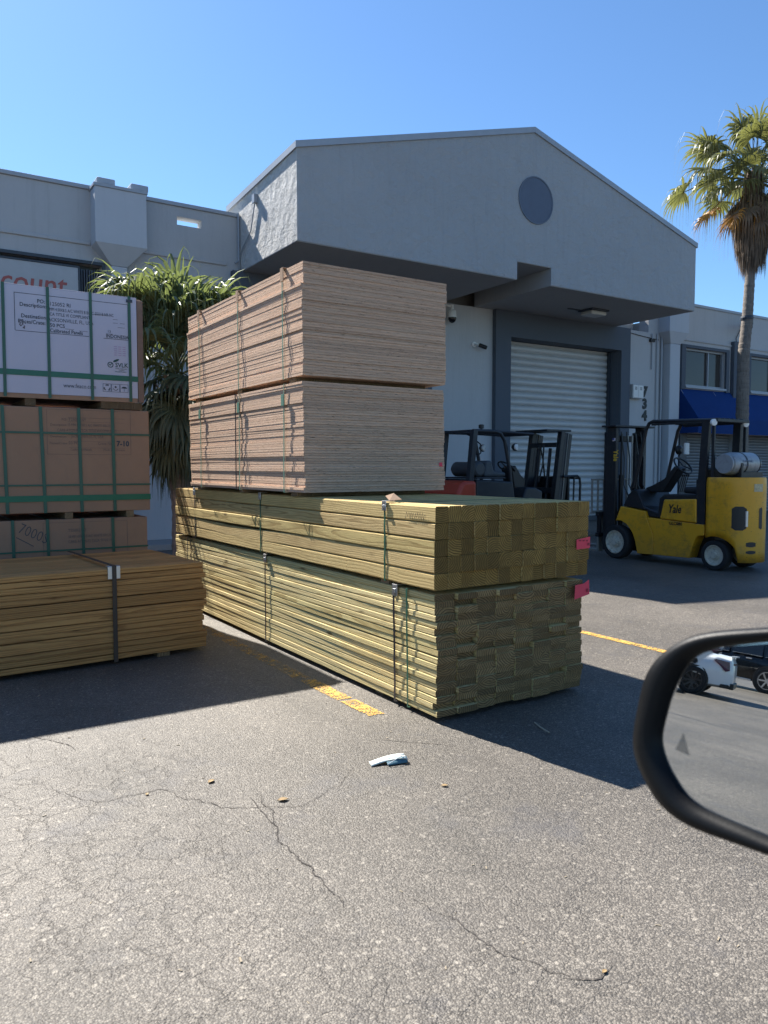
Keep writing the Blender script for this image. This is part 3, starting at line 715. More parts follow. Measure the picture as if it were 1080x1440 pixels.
for y in (7.12, 7.22): strap(bb, X0B, X1B, y, Z0B, Z1B, M['blackstrap'], .016, off=.012)
tgo = MB().add([(3.425,FY-.022,.662),(3.50,FY-.024,.668),(3.535,FY-.03,.690),(3.54,FY-.03,.60),(3.425,FY-.018,.575)], [(0,1,2,3,4)]).build('paper_tag', M['tagred'], bb)
MB().box(3.515, 3.528, FY-.0325, FY-.0315, .615, .635).build('tag_print', M['tagdark'], tgo)
for y in (3.85, 5.4, 7.0):
    MB().box(2.45, 3.5, y-.045, y+.045, .001, .0295).build('skid', M['dunnage'], bb, bevel=.002)

# plywood
PX, PY = 2.358, 4.66
def plywood(label, z0, n, w_, L, groups, seed, dx=0, dy=0):
    r = random.Random(seed); t = .0180
    root = thing('plywood_stack', label, 'plywood stack', (PX+w_/2+dx, PY+L/2+dy, z0), 0)
    sheet0 = MB().box(-w_/2, w_/2, -L/2, L/2, -t/2+.0009, t/2-.0009).build('plywood_sheet', M['ply'], None)
    warm = wave(seed, 1)
    for i in range(n):
        g = [v for k, v in groups if k <= i][-1]
        p = (g + r.uniform(-.0012, .0012) + .0008*math.sin(i*.7), r.uniform(-.004, .004) - abs(g)*.3, t*(i+.5))
        if i == 0: sheet0.parent = root; sheet0.location = p; continue
        place(sheet0, 'plywood_sheet', root, p, (0, 0, r.uniform(-.0014, .0014)))
    WM[root.name] = Matrix.Translation(root.location)
    return root, t*n
lo, h1 = plywood('strapped plywood stack, the lower of two, resting on the timber posts', 1.193, 42, 1.190, 2.33,
             [(0, .004), (1, -.001), (2, .010), (8, .006), (14, .002), (20, .0045), (27, .001), (33, .006), (34, -.003), (40, -.006)], 11)
ZL1 = 1.193+h1
hi, h2 = plywood('strapped plywood stack, the upper of two, topmost in the pile', ZL1+.040, 42, 1.205, 2.34,
             [(0, -.002), (4, .003), (9, .000), (16, .003), (17, -.004), (24, -.001), (25, -.006), (33, -.012), (34, .006), (39, .004)], 12)
ZU0 = ZL1+.040; ZU1 = ZU0+h2
for root, z0, z1, wd in ((lo, 1.193, ZL1, 1.19), (hi, ZU0, ZU1, 1.205)):
    for y, m_ in ((4.94, M['palestrap']), (5.76, M['palestrap']), (6.66, M['palestrap'])):
        o = strap(root, PX-.004, PX+wd+.004, y, z0, z1, m_, .013, lean=-.01 if root is lo else .012, off=.010)
        strap(root, PX-.004, PX+wd+.004, y-.035, z0, z1-.0, M['cardflap'], .004, name='tie_wire', lean=.03, off=.011)
        if root is hi:
            MB().box(PX-.022, PX-.016, y-.024, y+.020, z1-.085, z1+.004).box(PX-.022, PX+.06, y-.024, y+.02, z1+.0045, z1+.009).build('corner_protector', M['cardflap'], o, bevel=.001)
        else:
            MB().box(PX-.022, PX-.016, y-.02, y+.022, z1-.15, z1-.07).build('corner_protector', M['palestrap'], o, bevel=.001)
    for y in (4.85, 5.80, 6.8):
        MB().box(PX+.02 if root is lo else PX+.012, PX+1.12, y-.045, y+.045, z0-(.0285 if root is lo else .0385), z0-.001).build('spacer', M['dunnage'], root, bevel=.002)
strap(lo, PX-.004, PX+1.18, 5.83, 1.193, ZL1, M['blackstrap'], .020, off=.011)
rp = MB().add([(3.50,PY-.006,1.40),(3.53,PY-.006,1.405),(3.535,PY-.006,1.37),(3.505,PY-.006,1.375)], [(0,1,2,3)]).build('red_paint_mark', M['tagred'], lo)

# long pile of pine boards at the left
pl = thing('board_stack', 'banded pile of weathered brown boards lying in front of the stacked crates', 'lumber stack', (1.93, 5.46, 0), R(4))
KH, KW, KL = .0385, .140, 3.05
# local frame: x to the right (<0), y into the depth; boards run along x -> board mesh turned by 90 degrees
rot = (0, 0, R(90))
pboard = bent(KW-.002, KH-.001, KL, 1, b=.003).build('board', M['pine'], None); first = True
inner = MB(); ioff = []
for r_ in range(16):
    z = .034+KH*(r_+.5)+.004*(r_//2)*.5; lowgap = .003 if r_ % 2 else 0
    for c_ in range(8):
        x = rnd.choice([0, 0, -.012, .014, .02, -.03]) if r_ < 15 else -.005
        y = KW*(c_+.5)
        if c_ == 0:
            o = bent(KW-.002, KH-.002, KL, 20, (lambda t, f=wave(r_*3+9, .004): -.003+f(t)), (lambda t, f=wave(r_+60, .0022): f(t)), .0035).build('board', M['pine'], pl, local=True)
            o.location = (x, y, z+lowgap); o.rotation_euler = rot
        elif r_ == 15:
            if first: pboard.parent = pl; pboard.location = (x, y, z); pboard.rotation_euler = rot; first = False
            else: place(pboard, 'board', pl, (x, y, z+rnd.uniform(-.001, .001)), rot)
        else:
            inner.box(x-KL, x, y-KW/2+.001, y+KW/2-.001, z-KH/2+.001, z+KH/2-.001)
io = inner.build('board', M['pine'], pl, local=True); io['kind'] = 'stuff'
for k in range(3): MB().box(-.35-k*1.15, -.26-k*1.15, .02, 1.1, .001, .033).build('skid', M['dunnage'], pl, local=True)
PZ = .034+16*KH+.034
ps = MB().box(-.672, -.642, -.016, -.013, .02, PZ+.006).box(-.672, -.642, -.013, 1.13, PZ+.004, PZ+.0065)
pso = ps.build('strap', M['brownstrap'], pl, local=True)
MB().box(-.70, -.615, -.013, -.009, PZ-.085, PZ+.002).box(-.70, -.615, -.009, .05, PZ+.0005, PZ+.0035).build('corner_protector', M['metal'], pso, local=True, bevel=.002)

# ---------------------------------------------------------------- crates
CY = 6.90
def crate_box(root, x0, x1, z0, z1, depth, m, name='box'):
    return MB().box(x0, x1, CY, CY+depth, z0, z1).build(name, m, root, bevel=.006)
def band(root, x0, x1, z, h, m, y=CY, yb=1.2, name='band'):
    return MB().box(x0-.004, x1+.003, y-.004, y-.0015, z-h/2, z+h/2).box(x1+.0005, x1+.003, y-.0015, y+yb, z-h/2, z+h/2).build(name, m, root)
def vstrap(root, x, z0, z1, m, w_=.026, y=CY, lean=0, yb=1.2, name='strap'):
    mb = MB(); mb.bar((x, y-.0062, z0), (x+lean, y-.0062, z1), w_, .0025, (0,1,0)); mb.box(x+lean-w_/2, x+lean+w_/2, y-.0062, y+yb, z1+.0005, z1+.0025)
    return mb.build(name, m, root)
TX = [(.803, .002), (1.139, .0), (1.478, -.002), (1.799, .0)]
wc_ = thing('crate', 'white-panelled crate with green straps and printed shipping label, topmost of its stack', 'crate', (1.1, CY+.6, 1.93))
crate_box(wc_, -.63, 1.905, 1.957, 2.835, 1.2, M['kraft'])
pn = MB().box(-.60, 1.862, CY-.008, CY-.0005, 1.972, 2.842).box(-.60, 1.862, CY-.008, CY+1.19, 2.8425, 2.848).build('panel', M['panelwhite'], wc_, bevel=.002)
MB().box(1.866, 1.915, CY-.012, CY+.02, 1.94, 2.825).build('corner_post', plain('stained_wood_edge', (.21,.135,.10), .85, var=.3, sc=14), wc_, bevel=.003)
MB().box(-.6, 1.86, CY-.004, CY+.0, 1.935, 1.9695).build('bottom_rail', M['kraft'], wc_)
for x, lean in TX: vstrap(wc_, x, 1.94, 2.85, M['greenstrap'], .024, CY-.008, lean)
vstrap(wc_, .05, 1.94, 2.85, M['greenstrap'], .024, CY-.008)
bd = MB().box(-.6, 1.865, CY-.0125, CY-.0105, 2.117, 2.163).box(1.9165, 1.9185, CY-.012, CY+1.2, 2.117, 2.163).build('band', plain('broad_green_tape', (.012, .12, .07), .35), wc_)
MB().box(1.775, 1.825, CY-.02, CY-.0125, 2.80, 2.825).build('strap_seal', M['darktrim'], wc_)
for x0, x1 in ((-.55, -.4), (.95, 1.03), (1.55, 1.9)): MB().box(x0, x1, CY+.0, CY+1.15, 1.872, 1.934).build('skid_block', M['dunnage'], wc_, bevel=.003)
# label
def rect_frame(mb, x0, x1, z0, z1, t, y, sides='ltrb'):
    if 't' in sides: mb.box(x0, x1, y-.0008, y, z1-t, z1)
    if 'b' in sides: mb.box(x0, x1, y-.0008, y, z0, z0+t)
    if 'l' in sides: mb.box(x0, x0+t, y-.0008, y, z0+t, z1-t)
    if 'r' in sides: mb.box(x1-t, x1, y-.0008, y, z0+t, z1-t)
LYp = CY-.0088
lb = MB(); rect_frame(lb, .887, 1.79, 2.475, 2.782, .004, LYp, 'ltr'); lb.box(.891, 1.46, LYp-.0008, LYp, 2.475, 2.479).box(1.58, 1.786, LYp-.0008, LYp, 2.472, 2.476)
def put(mb, s, size, x, z, bold=0, sx=1.0, y=LYp, m=None):
    t_ = text(s, size, None, (x, y-.0004, z), (1,0,0), (0,0,1), bold=bold, ext=.0004, sx=sx); mb.add(t_.v, t_.f)
for s_, x, z, sz, bo, sx in (('PO:', 1.058, 2.714, .044, .0006, .9), ('125052 RI', 1.152, 2.704, .044, .0, .92), ('Description:', .926, 2.676, .044, .0006, .92), ('MM 4.50X8.5 A/C WHITE B BCFC-ZO3-B-NR-NC', 1.152, 2.662, .037, 0, .66),
        ('CA TITLE VI COMPLIANT', 1.152, 2.622, .037, 0, .78), ('Destination:', .935, 2.585, .044, .0006, .92), ('JACKSONVILLE, FL, USA', 1.13, 2.575, .042, 0, .84), ('Pieces/Crate:', .912, 2.540, .044, .0006, .88), ('50 PCS', 1.152, 2.530, .042, .0005, .95),
        ('Calibrated Panels', 1.152, 2.486, .043, .0006, .86), ('13', 1.612, 2.525, .03, 0, 1), ('INDONESIA', 1.60, 2.482, .042, .0006, .86)):
    put(lb, s_, sz, x, z, bo, sx)
for x0, x1, z in ((1.50,1.60,2.668),(1.66,1.70,2.64),(1.72,1.76,2.61),(1.66,1.70,2.61),(1.27,1.34,2.522),(1.38,1.45,2.515),(1.7,1.76,2.575),(1.60,1.66,2.513)): lb.box(x0, x1, LYp-.0008, LYp, z, z+.0025)
lb.build('shipping_label', M['ink'], pn)
bl = MB()
for i in range(14): bl.lathe((.945+rnd.uniform(-.022,.022), LYp, 2.535+rnd.uniform(-.035,.03)), (0,-1,0), [(0,.006),(.0006,.006)], 7)
bl.build('ink_blot', plain('grey_smudge', (.16,.15,.17), .8), pn)
lg = MB()
def ring(mb, cx, cz, r0, r1, y, n=28, a0=0, a1=2*math.pi):
    vs = []; fs = []
    for i in range(n+1):
        a = a0+(a1-a0)*i/n
        for rr in (r0, r1): vs.append((cx+rr*math.cos(a), y-.0006, cz+rr*math.sin(a)))
    for i in range(n): fs.append((2*i, 2*i+1, 2*i+3, 2*i+2))
    mb.add(vs, fs)
ring(lg, 1.632, 2.252, .018, .025, LYp)
lg.bar((1.620, LYp-.0006, 2.258), (1.630, LYp-.0006, 2.246), .006, .0006, (0,1,0)).bar((1.630, LYp-.0006, 2.246), (1.646, LYp-.0006, 2.268), .006, .0006, (0,1,0))
lf = [(1.652,2.276),(1.662,2.292),(1.685,2.303),(1.706,2.306),(1.700,2.292),(1.682,2.280),(1.664,2.275)]
lg.add([(x, LYp-.0006, z) for x, z in lf], [tuple(range(7))])
put(lg, 'SVLK', .052, 1.672, 2.236, .0008, .95)
put(lg, 'PHPL Indonesia', .016, 1.674, 2.218, 0, .95); put(lg, 'Certified', .013, 1.70, 2.206, 0, 1); put(lg, 'Wood Product', .016, 1.668, 2.191, 0, 1)
lg.build('certification_mark', M['inkgreen'], pn)
ww = MB(); put(ww, 'www.feaco.com', .052, 1.246, 2.036, 0, .78)
for i in range(3): rect_frame(ww, 1.565+i*.0725, 1.565+i*.0725+.069, 2.018, 2.088, .0028, LYp)
# recycling arrows, hands and umbrella pictograms
for k in range(3):
    a = R(90+120*k); cx, cz = 1.5995, 2.053
    p = [(cx+.024*math.cos(a+o_), cz+.024*math.sin(a+o_)) for o_ in (.55, .1, -.35)]
    for q0, q1 in zip(p, p[1:]): ww.bar((q0[0], LYp-.0006, q0[1]), (q1[0], LYp-.0006, q1[1]), .009, .0006, (0,1,0))
    e = p[-1]; ww.add([(e[0]+.010*math.cos(a-.35+b_), LYp-.0006, e[1]+.010*math.sin(a-.35+b_)) for b_ in (0, 2.1, 4.2)], [(0,1,2)])
ring(ww, 1.672, 2.055, .018, .023, LYp, 14, R(195), R(345)); ring(ww, 1.672, 2.062, 0.0005, .009, LYp, 12)
ww.add([(1.745+.024*math.cos(R(a)), LYp-.0006, 2.053+.016*math.sin(R(a))) for a in range(0, 181, 15)], [tuple(range(13))]).box(1.7438, 1.7462, LYp-.0007, LYp-.0001, 2.026, 2.053)
ww.build('handling_symbols', M['ink'], pn)
pk = MB()
for i in range(5):
    for j in range(3): pk.box(1.665+j*.036, 1.69+j*.036, LYp-.0007, LYp, 2.335+i*.018, 2.341+i*.018)
pk.build('faded_stamp', plain('faded_pink_ink', (.42,.30,.46), .8), pn)

mc = thing('crate', 'tall brown cardboard crate with a grid of green straps, middle of the crate stack', 'crate', (1.1, CY+.6, .975))
crate_box(mc, -.55, 1.955, .985, 1.866, 1.15, M['kraft'])
for x, lean in ((.785, -.02), (1.072, -.022), (1.362, -.012), (1.636, -.008)): vstrap(mc, x+.012, .985, 1.868, M['greenstrap'], .026, CY, lean, 1.1)
for z, h, m_ in ((1.652, .016, M['greenstrap']), (1.216, .014, M['greenstrap'])): band(mc, -.55, 1.955, z, h, m_, CY-.0055)
band(mc, -.55, 1.955, 1.105, .05, plain('wide_green_tape', (.012, .14, .07), .45), CY-.0055)
ml = MB(); LY2 = CY-.0006; rect_frame(ml, 1.11, 1.795, 1.475, 1.853, .0025, LY2)
for z in (1.80, 1.765, 1.70, 1.655, 1.60, 1.545): ml.box(1.28, 1.74, LY2-.0008, LY2, z-.014, z-.012)
for s_, x, z, sz, sx in (('PO:', 1.225, 1.758, .03, 1), ('T25052169', 1.28, 1.758, .036, .85), ('Description:', 1.135, 1.714, .028, .95), ('15 MM 4X8X0.5 A/C WHITE BIRCH C-2', 1.272, 1.714, .034, .68), ('CARB ATCM-P2 TSCA TITLE VI COMPLIANT', 1.19, 1.668, .034, .74),
        ('Destination:', 1.135, 1.616, .028, .95), ('JACKSONVILLE, FL, USA', 1.30, 1.616, .034, .74), ('Pieces/Crate:', 1.128, 1.560, .028, .95), ('50 PCS', 1.275, 1.560, .036, .95), ('Crate No.', 1.515, 1.560, .036, .85), ('Calibrated Panels', 1.29, 1.508, .028, .9), ('Made in Indonesia', 1.56, 1.508, .028, .9)):
    put(ml, s_, sz, x, z, 0, sx, LY2)
ml.build('shipping_label', M['inksoft'], mc)
hw = MB(); put(hw, '7-10', .062, 1.672, 1.552, .0025, .95, LY2); hw.build('marker_writing', M['ink'], mc)
for x0, x1 in ((-.3, -.2), (1.235, 1.30), (1.745, 1.81)): MB().box(x0, x1, CY+.0, CY+1.1, .928, .984).build('skid_block', M['dunnage'], mc, bevel=.003)

bc = thing('crate', 'low brown cardboard crate with handwriting, bottom of the crate stack behind the board pile', 'crate', (1.1, CY+.6, 0))
crate_box(bc, -.5, 1.925, .06, .926, 1.15, M['kraft'])
for x in (.84, 1.105, 1.385, 1.635): vstrap(bc, x, .06, .928, M['greenstrap'], .024, CY, -.01, 1.1)
band(bc, -.5, 1.925, .665, .014, M['greenstrap'], CY-.0055)
tl = MB(); rect_frame(tl, 1.06, 1.75, .40, .90, .0025, LY2)
for s_, x, z, sz, sx in (('T25052173', 1.256, .818, .036, .9), ('18 MM 4X8X0.5 A/C WHITE BIRCH C-2', 1.256, .765, .034, .68), ('CARB ATCM-P2 TSCA TITLE VI', 1.256, .722, .034, .78)): put(tl, s_, sz, x, z, 0, sx, LY2)
tl.build('shipping_label', M['inksoft'], bc)
ht = text('7000S', .125, None, (.862, LY2-.0004, .832), (1,0,-.5), (.42,0,1), bold=-.002, ext=.0004, sx=.8)
hm = MB().add(ht.v, ht.f); hm.bar((.855, LY2-.0006, .790), (.985, LY2-.0006, .71), .006, .0006, (0,1,0)); hm.build('marker_writing', M['ink'], bc)
for x0 in (-.4, .7, 1.75): MB().box(x0, x0+.1, CY+.02, CY+1.1, .001, .059).build('skid_block', M['dunnage'], bc)
# ---------------------------------------------------------------- palms
def fan(mb, o, dv, pet, rad, nseg=26, spread=115, droop=.35, hang=0, seed=0, pr=.014, cup=.12, wfac=1.0):
    r = random.Random(seed); o = Vector(o); dv = Vector(dv).normalized()
    hub = o + dv*pet + Vector((0, 0, -pet*pet*.10)); mid = o + dv*pet*.5 + Vector((0, 0, pet*.04))
    mb.tube([o, mid, hub], [pr*1.3, pr, pr*.7], 5)
    d2 = (hub-mid).normalized(); s = d2.cross(Vector((0, 0, 1)))
    if s.length < .1: s = Vector((r.uniform(-1, 1), r.uniform(-1, 1), 0))
    s.normalize(); nn = s.cross(d2)
    tw = r.uniform(-.5, .5); s, nn = s*math.cos(tw)+nn*math.sin(tw), nn*math.cos(tw)-s*math.sin(tw)
    A = R(spread); step = 2*A/nseg
    for i in range(nseg+1):
        a = -A + step*i + r.uniform(-.02, .02)
        u = (d2*math.cos(a) + s*math.sin(a) + nn*cup*abs(math.sin(a))).normalized()
        L = rad*(.74+.26*math.cos(a*.8))*r.uniform(.9, 1.06); wmax = step*rad*.50*.62*wfac
        side = u.cross(nn).normalized(); vs = []
        T = (0, .25, .5, .68, .84, 1.0, 1.0+hang*.5, 1.0+hang) if hang else (0, .25, .5, .68, .84, 1.0)
        wd = {0: .06, .25: .6, .5: 1.0, .68: .72, .84: .4}
        p = hub.copy(); prev = 0; dirn = u.copy(); dr = droop*r.uniform(.4, 2.2)
        for k, t in enumerate(T):
            ds = (t-prev)*L; prev = t
            if t > .45: dirn = (dirn + Vector((0, 0, -1))*dr*(t-.35)*1.6).normalized()
            if t > 1.0: dirn = (dirn + Vector((0, 0, -1.2))).normalized()
            p = p + dirn*ds
            w_ = wmax*(wd.get(t, .12 if t <= 1 else .05)); f = nn*w_*.55
            vs += [p - side*w_ - f*.5, p + f*.5, p + side*w_ - f*.5]
        n = len(T); fs = []
        for k in range(n-1):
            b = k*3; fs += [(b, b+1, b+4, b+3), (b+1, b+2, b+5, b+4)]
        mb.add(vs, fs)
    return hub
def dirv(az, el): return (math.sin(R(az))*math.cos(R(el)), math.cos(R(az))*math.cos(R(el)), math.sin(R(el)))
def thatch(mb, cx, cy, z0, z1, r0, r1, n, seed, lmin=.35, lmax=.75, w_=.012):
    r = random.Random(seed)
    for i in range(n):
        t = r.random()**.8; z = z0+(z1-z0)*t; rr = (r0+(r1-r0)*t)*r.uniform(.55, 1.0); a = r.uniform(0, 6.283)
        p = Vector((cx+math.cos(a)*rr*.45, cy+math.sin(a)*rr*.45, z+.12)); q = Vector((cx+math.cos(a)*rr, cy+math.sin(a)*rr, z))
        L = r.uniform(lmin, lmax); e = q + Vector((math.cos(a)*.06*r.uniform(-1, 1.3), math.sin(a)*.06*r.uniform(-1, 1.3), -L)); m = q.lerp(e, .45)+Vector((math.cos(a)*.03, math.sin(a)*.03, 0))
        sd = Vector((-math.sin(a+r.uniform(-.9, .9)), math.cos(a+r.uniform(-.9, .9)), 0))*w_*r.uniform(.5, 1.6)
        mb.add([p-sd*.6, p+sd*.6, q-sd, q+sd, m-sd*.9, m+sd*.9, e-sd*.15, e+sd*.15], [(0,1,3,2),(2,3,5,4),(4,5,7,6)])
def trunk(pts, rads, seed, n=18):
    r = random.Random(seed); P = []; RR = []
    for (a, b), (ra, rb) in zip(zip(pts, pts[1:]), zip(rads, rads[1:])):
        k = max(2, int((Vector(b)-Vector(a)).length/.05))
        for i in range(k):
            P.append(Vector(a).lerp(Vector(b), i/k)); RR.append((ra+(rb-ra)*i/k)*(1+r.uniform(-.03, .03)+.03*math.sin(i*1.9)))
    P.append(Vector(pts[-1])); RR.append(rads[-1])
    return MB().tube(P, RR, n)

pt = thing('palm_tree', 'short bushy fan palm growing between the crate stack and the plywood', 'palm tree', (3.12, 9.7, 0))
trunk([(3.16,9.7,0),(3.15,9.7,.8),(3.13,9.7,1.45),(3.10,9.7,2.5)], [.15,.12,.15,.12], 3).build('trunk', M['trunk'], pt, smooth=True)
b_ = MB(); r = random.Random(31)
for i in range(34):
    z = 1.25+i*.035; a = i*2.4; rr = .13+.05*min(1, (z-1.2)/.5)
    b_.bar((3.13+math.cos(a)*rr, 9.7+math.sin(a)*rr, z), (3.13+math.cos(a)*(rr+.10), 9.7+math.sin(a)*(rr+.10), z+.11), .05, .018)
b_.build('leaf_base', M['palmdead'], pt)
cr = MB(); c0 = Vector((3.10, 9.66, 2.75)); r = random.Random(17)
for i in range(22):
    az = i*137.5 + r.uniform(-15, 15); el = 82 - i*2.75 + r.uniform(-8, 8); fan(cr, c0+Vector((0, 0, -.012*i)), dirv(az, el), r.uniform(.45, .85), r.uniform(.62, .82), 26, 108, .62, .30, 100+i, .011)
for az, el, p_, rd in ((245, 62, .6, .72), (200, 40, .5, .75), (290, 48, .75, .66), (120, 55, .6, .76), (160, 62, .45, .8), (98, 42, .65, .66), (265, 38, .95, .62), (185, 70, .5, .78), (275, 62, .85, .6), (70, 58, .75, .7), (262, 50, .8, .6), (90, 50, .75, .66), (290, 42, 1.0, .55), (50, 70, .7, .7), (240, 48, .95, .6), (255, 50, .9, .6), (280, 56, .95, .66), (295, 60, .8, .7), (110, 58, .85, .66), (85, 66, .8, .66)):
    fan(cr, c0, dirv(az, el), p_, rd, 28, 112, .65, .28, int(az*3+el), .012)
cr.build('crown', M['palmgreen'], pt)
lw_ = MB()
for i in range(22):
    az = i*137.5+40; el = -8-i*3.2 + r.uniform(-6, 6); fan(lw_, c0+Vector((0, 0, -.15-.03*i)), dirv(az, max(el, -72)), r.uniform(.28, .45), r.uniform(.55, .68), 22, 100, .75, .25, 400+i, .010, wfac=.9)
thatch(lw_, 3.13, 9.69, 1.45, 2.3, .26, .36, 700, 5, .3, .65, .011)
lw_.build('old_fronds', M['palmdeadgreen'], pt)

pt = thing('palm_tree', 'tall fan palm with shaggy brown thatch standing beside the office wing', 'palm tree', (18.80, 11.8, 0))
trunk([(18.80,11.8,0),(18.76,11.8,2.2),(18.74,11.8,4.3),(18.86,11.8,5.2),(18.98,11.82,6.6),(19.05,11.85,8.6)], [.20,.165,.145,.135,.12,.16], 9).build('trunk', M['trunk'], pt, smooth=True)
ring_ = MB().lathe((18.85, 11.8, 5.18), (0, 0, 1), [(0, .15), (.05, .16), (.10, .15)], 18); ring_.build('trunk_band', M['darktrim'], pt)
c1 = Vector((19.08, 11.85, 8.80)); cr = MB(); yl = MB(); gg = MB(); r = random.Random(5)
def campose(dx, dz, dyc=0): return Vector((.84*dx-.54*dyc*-1, -.54*dx-.84*dyc, dz))      # right, up, towards the viewer
exp = [(-1.45, 1.15, .3, cr), (-.25, 1.5, .3, cr), (-1.55, .45, .2, cr), (-1.75, .05, -.3, cr), (-1.0, -.1, .6, cr), (.5, 1.6, .1, cr), (-.7, 1.25, -.6, cr), (1.0, .9, .3, cr), (.6, .4, .9, cr), (-.5, .2, 1.0, cr),
       (-1.5, -.75, .2, yl), (-1.15, -1.0, .5, yl), (-.75, -.8, .9, yl), (.6, -1.0, .8, yl), (-.1, -.7, 1.1, cr), (-1.25, .3, .9, cr), (1.4, .2, 0, cr), (1.2, -.5, .4, cr)]
for i, (dx, dz, dy, tgt) in enumerate(exp):
    v = campose(dx, dz, dy); L = v.length; fan(tgt, c1, v/L, L*.88, .86 if tgt is cr else .7, 26, 118, .6 if tgt is cr else .8, .7, 900+i, .018, wfac=.85)
for i in range(26):
    az = i*137.5; el = 78-i*3.9; fan(cr, c1, dirv(az, el), r.uniform(.9, 1.5), r.uniform(.68, .84), 22, 116, .65, .8, 700+i, .016, wfac=.9)
for i in range(12):
    az = i*137.5+60; fan(gg, c1+Vector((0, 0, -.3)), dirv(az, -30-i*3), r.uniform(.5, .9), .6, 18, 110, .9, .5, 800+i, .014, wfac=.8)
cr.build('crown', M['palmgreen2'], pt); yl.build('yellow_frond', M['palmyellow'], pt)
thatch(gg, 19.03, 11.84, 6.95, 8.3, .30, .50, 2600, 8, .35, .8, .014)
thatch(gg, 19.04, 11.84, 7.9, 9.0, .3, .25, 500, 9, .3, .7, .014)
gg.build('thatch', M['palmdead'], pt)

# ---------------------------------------------------------------- litter on the asphalt
def leaf(loc, s, az, m, label, cat='leaf'):
    x, y = loc; a = R(az); u = Vector((math.cos(a), math.sin(a), 0)); v = Vector((-u.y, u.x, 0)); vs = []; fs = []; n = 6
    for i in range(n+1):
        t = i/n; w_ = s*.30*math.sin(math.pi*min(.98, t*.94+.03)); z = .003+.006*s/.06*math.sin(t*3)*.6
        p = Vector((x, y, z))+u*(t-.5)*s
        for k, zz in ((-1, .004), (0, 0), (1, .003)): vs.append(p+v*w_*k+Vector((0, 0, zz*s/.06)))
    for i in range(n):
        b = i*3; fs += [(b, b+1, b+4, b+3), (b+1, b+2, b+5, b+4)]
    o = MB().add(vs, fs).build('fallen_leaf', m); o.modifiers.new('solid', 'SOLIDIFY').thickness = .0012
    tag(o, label, cat, 'dry leaves on the asphalt')
M['dryleaf'] = plain('dry_leaf', (.30, .20, .09), .7, var=.3, sc=60)
leaf((1.131, 3.14), .040, 35, M['dryleaf'], 'dry tan leaf on the asphalt, above the long crack at the left')
leaf((1.314, 2.802), .048, -10, M['dryleaf'], 'dry yellow-tan leaf on the asphalt, where the two long cracks meet')
leaf((1.957, 2.554), .034, -30, M['dryleaf'], 'small dry leaf on the asphalt, below the folded face mask')
leaf((1.585, 1.353), .020, 10, M['dryleaf'], 'tiny dry leaf on the asphalt near the bottom edge')
leaf((.86, 3.16), .022, 70, M['dryleaf'], 'tiny pale leaf on the asphalt, leftmost by the long crack')
tk = MB().tube([(2.849, 2.931, .008), (2.82, 2.86, .010), (2.803, 2.779, .008)], .004, 6).build('twig', plain('pale_twig', (.35,.30,.22), .8)); tag(tk, 'thin pale twig lying in the shadow of the lumber', 'twig')
fm = thing('face_mask', 'folded pale blue face mask dropped on the sunlit asphalt', 'face mask', (1.894, 2.904, 0), R(-18))
def cloth(w_, h_, f, nx=16, ny=8):
    vs = []; fs = []
    for i in range(nx+1):
        for j in range(ny+1): vs.append(f(i/nx, j/ny))
    for i in range(nx):
        for j in range(ny): a = i*(ny+1)+j; fs.append((a, a+1, a+ny+2, a+ny+1))
    return MB().add(vs, fs)
mm = cloth(0, 0, lambda u, v: (-.085+.17*u, -.030+.055*v+.014*math.sin(u*3), .004+.016*abs(math.sin(v*6.3+u*2))*(.4+u*.6)+.010*u))
o = mm.build('mask_cloth', plain('pale_blue_nonwoven', (.62, .66, .60), .8, var=.05), fm, local=True, smooth=True); o.modifiers.new('s', 'SOLIDIFY').thickness = .0015
mm = cloth(0, 0, lambda u, v: (-.01+.10*u, -.042+.045*v+.012*u, .006+.02*math.sin(v*3.14)*(.4+.6*u)))
o = mm.build('mask_lining', plain('teal_lining', (.06, .14, .18), .8), fm, local=True, smooth=True); o.modifiers.new('s', 'SOLIDIFY').thickness = .0015
MB().tube([(-.01, -.045, .012), (.03, -.035, .028), (.06, -.02, .034), (.09, -.025, .02)], .002, 5).build('ear_loop', M['white'], fm, local=True)

# ---------------------------------------------------------------- wheels
def wheel(parent, c, axis, r, w_, rim, mt, mr, local=False, spokes=0, name='wheel'):
    c = Vector(c); a = Vector(axis).normalized()
    t_ = MB().lathe(c, a, [(-w_/2, rim), (-w_/2, r*.93), (-w_*.36, r), (w_*.36, r), (w_/2, r*.93), (w_/2, rim), (w_*.38, rim*.99), (-w_*.38, rim*.99), (-w_/2, rim)], 36, cap=False).build(name, mt, parent, local=local, smooth=True)
    rm = MB()
    if spokes:
        rm.lathe(c, a, [(w_*.30, rim*.93), (w_*.50, rim), (w_*.50, rim*.93), (w_*.2, rim*.9), (w_*.18, .02)], 36)
        u = a.cross(Vector((0, 0, 1))).normalized(); v = a.cross(u)
        for k in range(spokes):
            q = 2*math.pi*k/spokes; dd = u*math.cos(q)+v*math.sin(q); rm.bar(c+a*w_*.40+dd*rim*.12, c+a*w_*.44+dd*rim*.95, .045, .03, tuple(a))
        rm.lathe(c, a, [(w_*.2, .06), (w_*.46, .05)], 16)
    else: rm.lathe(c, a, [(-w_*.4, rim*1.0), (w_*.44, rim*1.0), (w_*.46, rim*.9), (w_*.30, rim*.82), (w_*.26, rim*.5), (w_*.34, rim*.42), (w_*.34, rim*.3), (w_*.5, rim*.26), (w_*.5, .005)], 32)
    rm.build('rim', mr, t_, local=local, smooth=True)
    WM[t_.name] = WM.get(parent.name, Matrix())
    return t_
M['tyre'] = plain('tyre_rubber', (.016, .016, .017), .85, bump=.2)
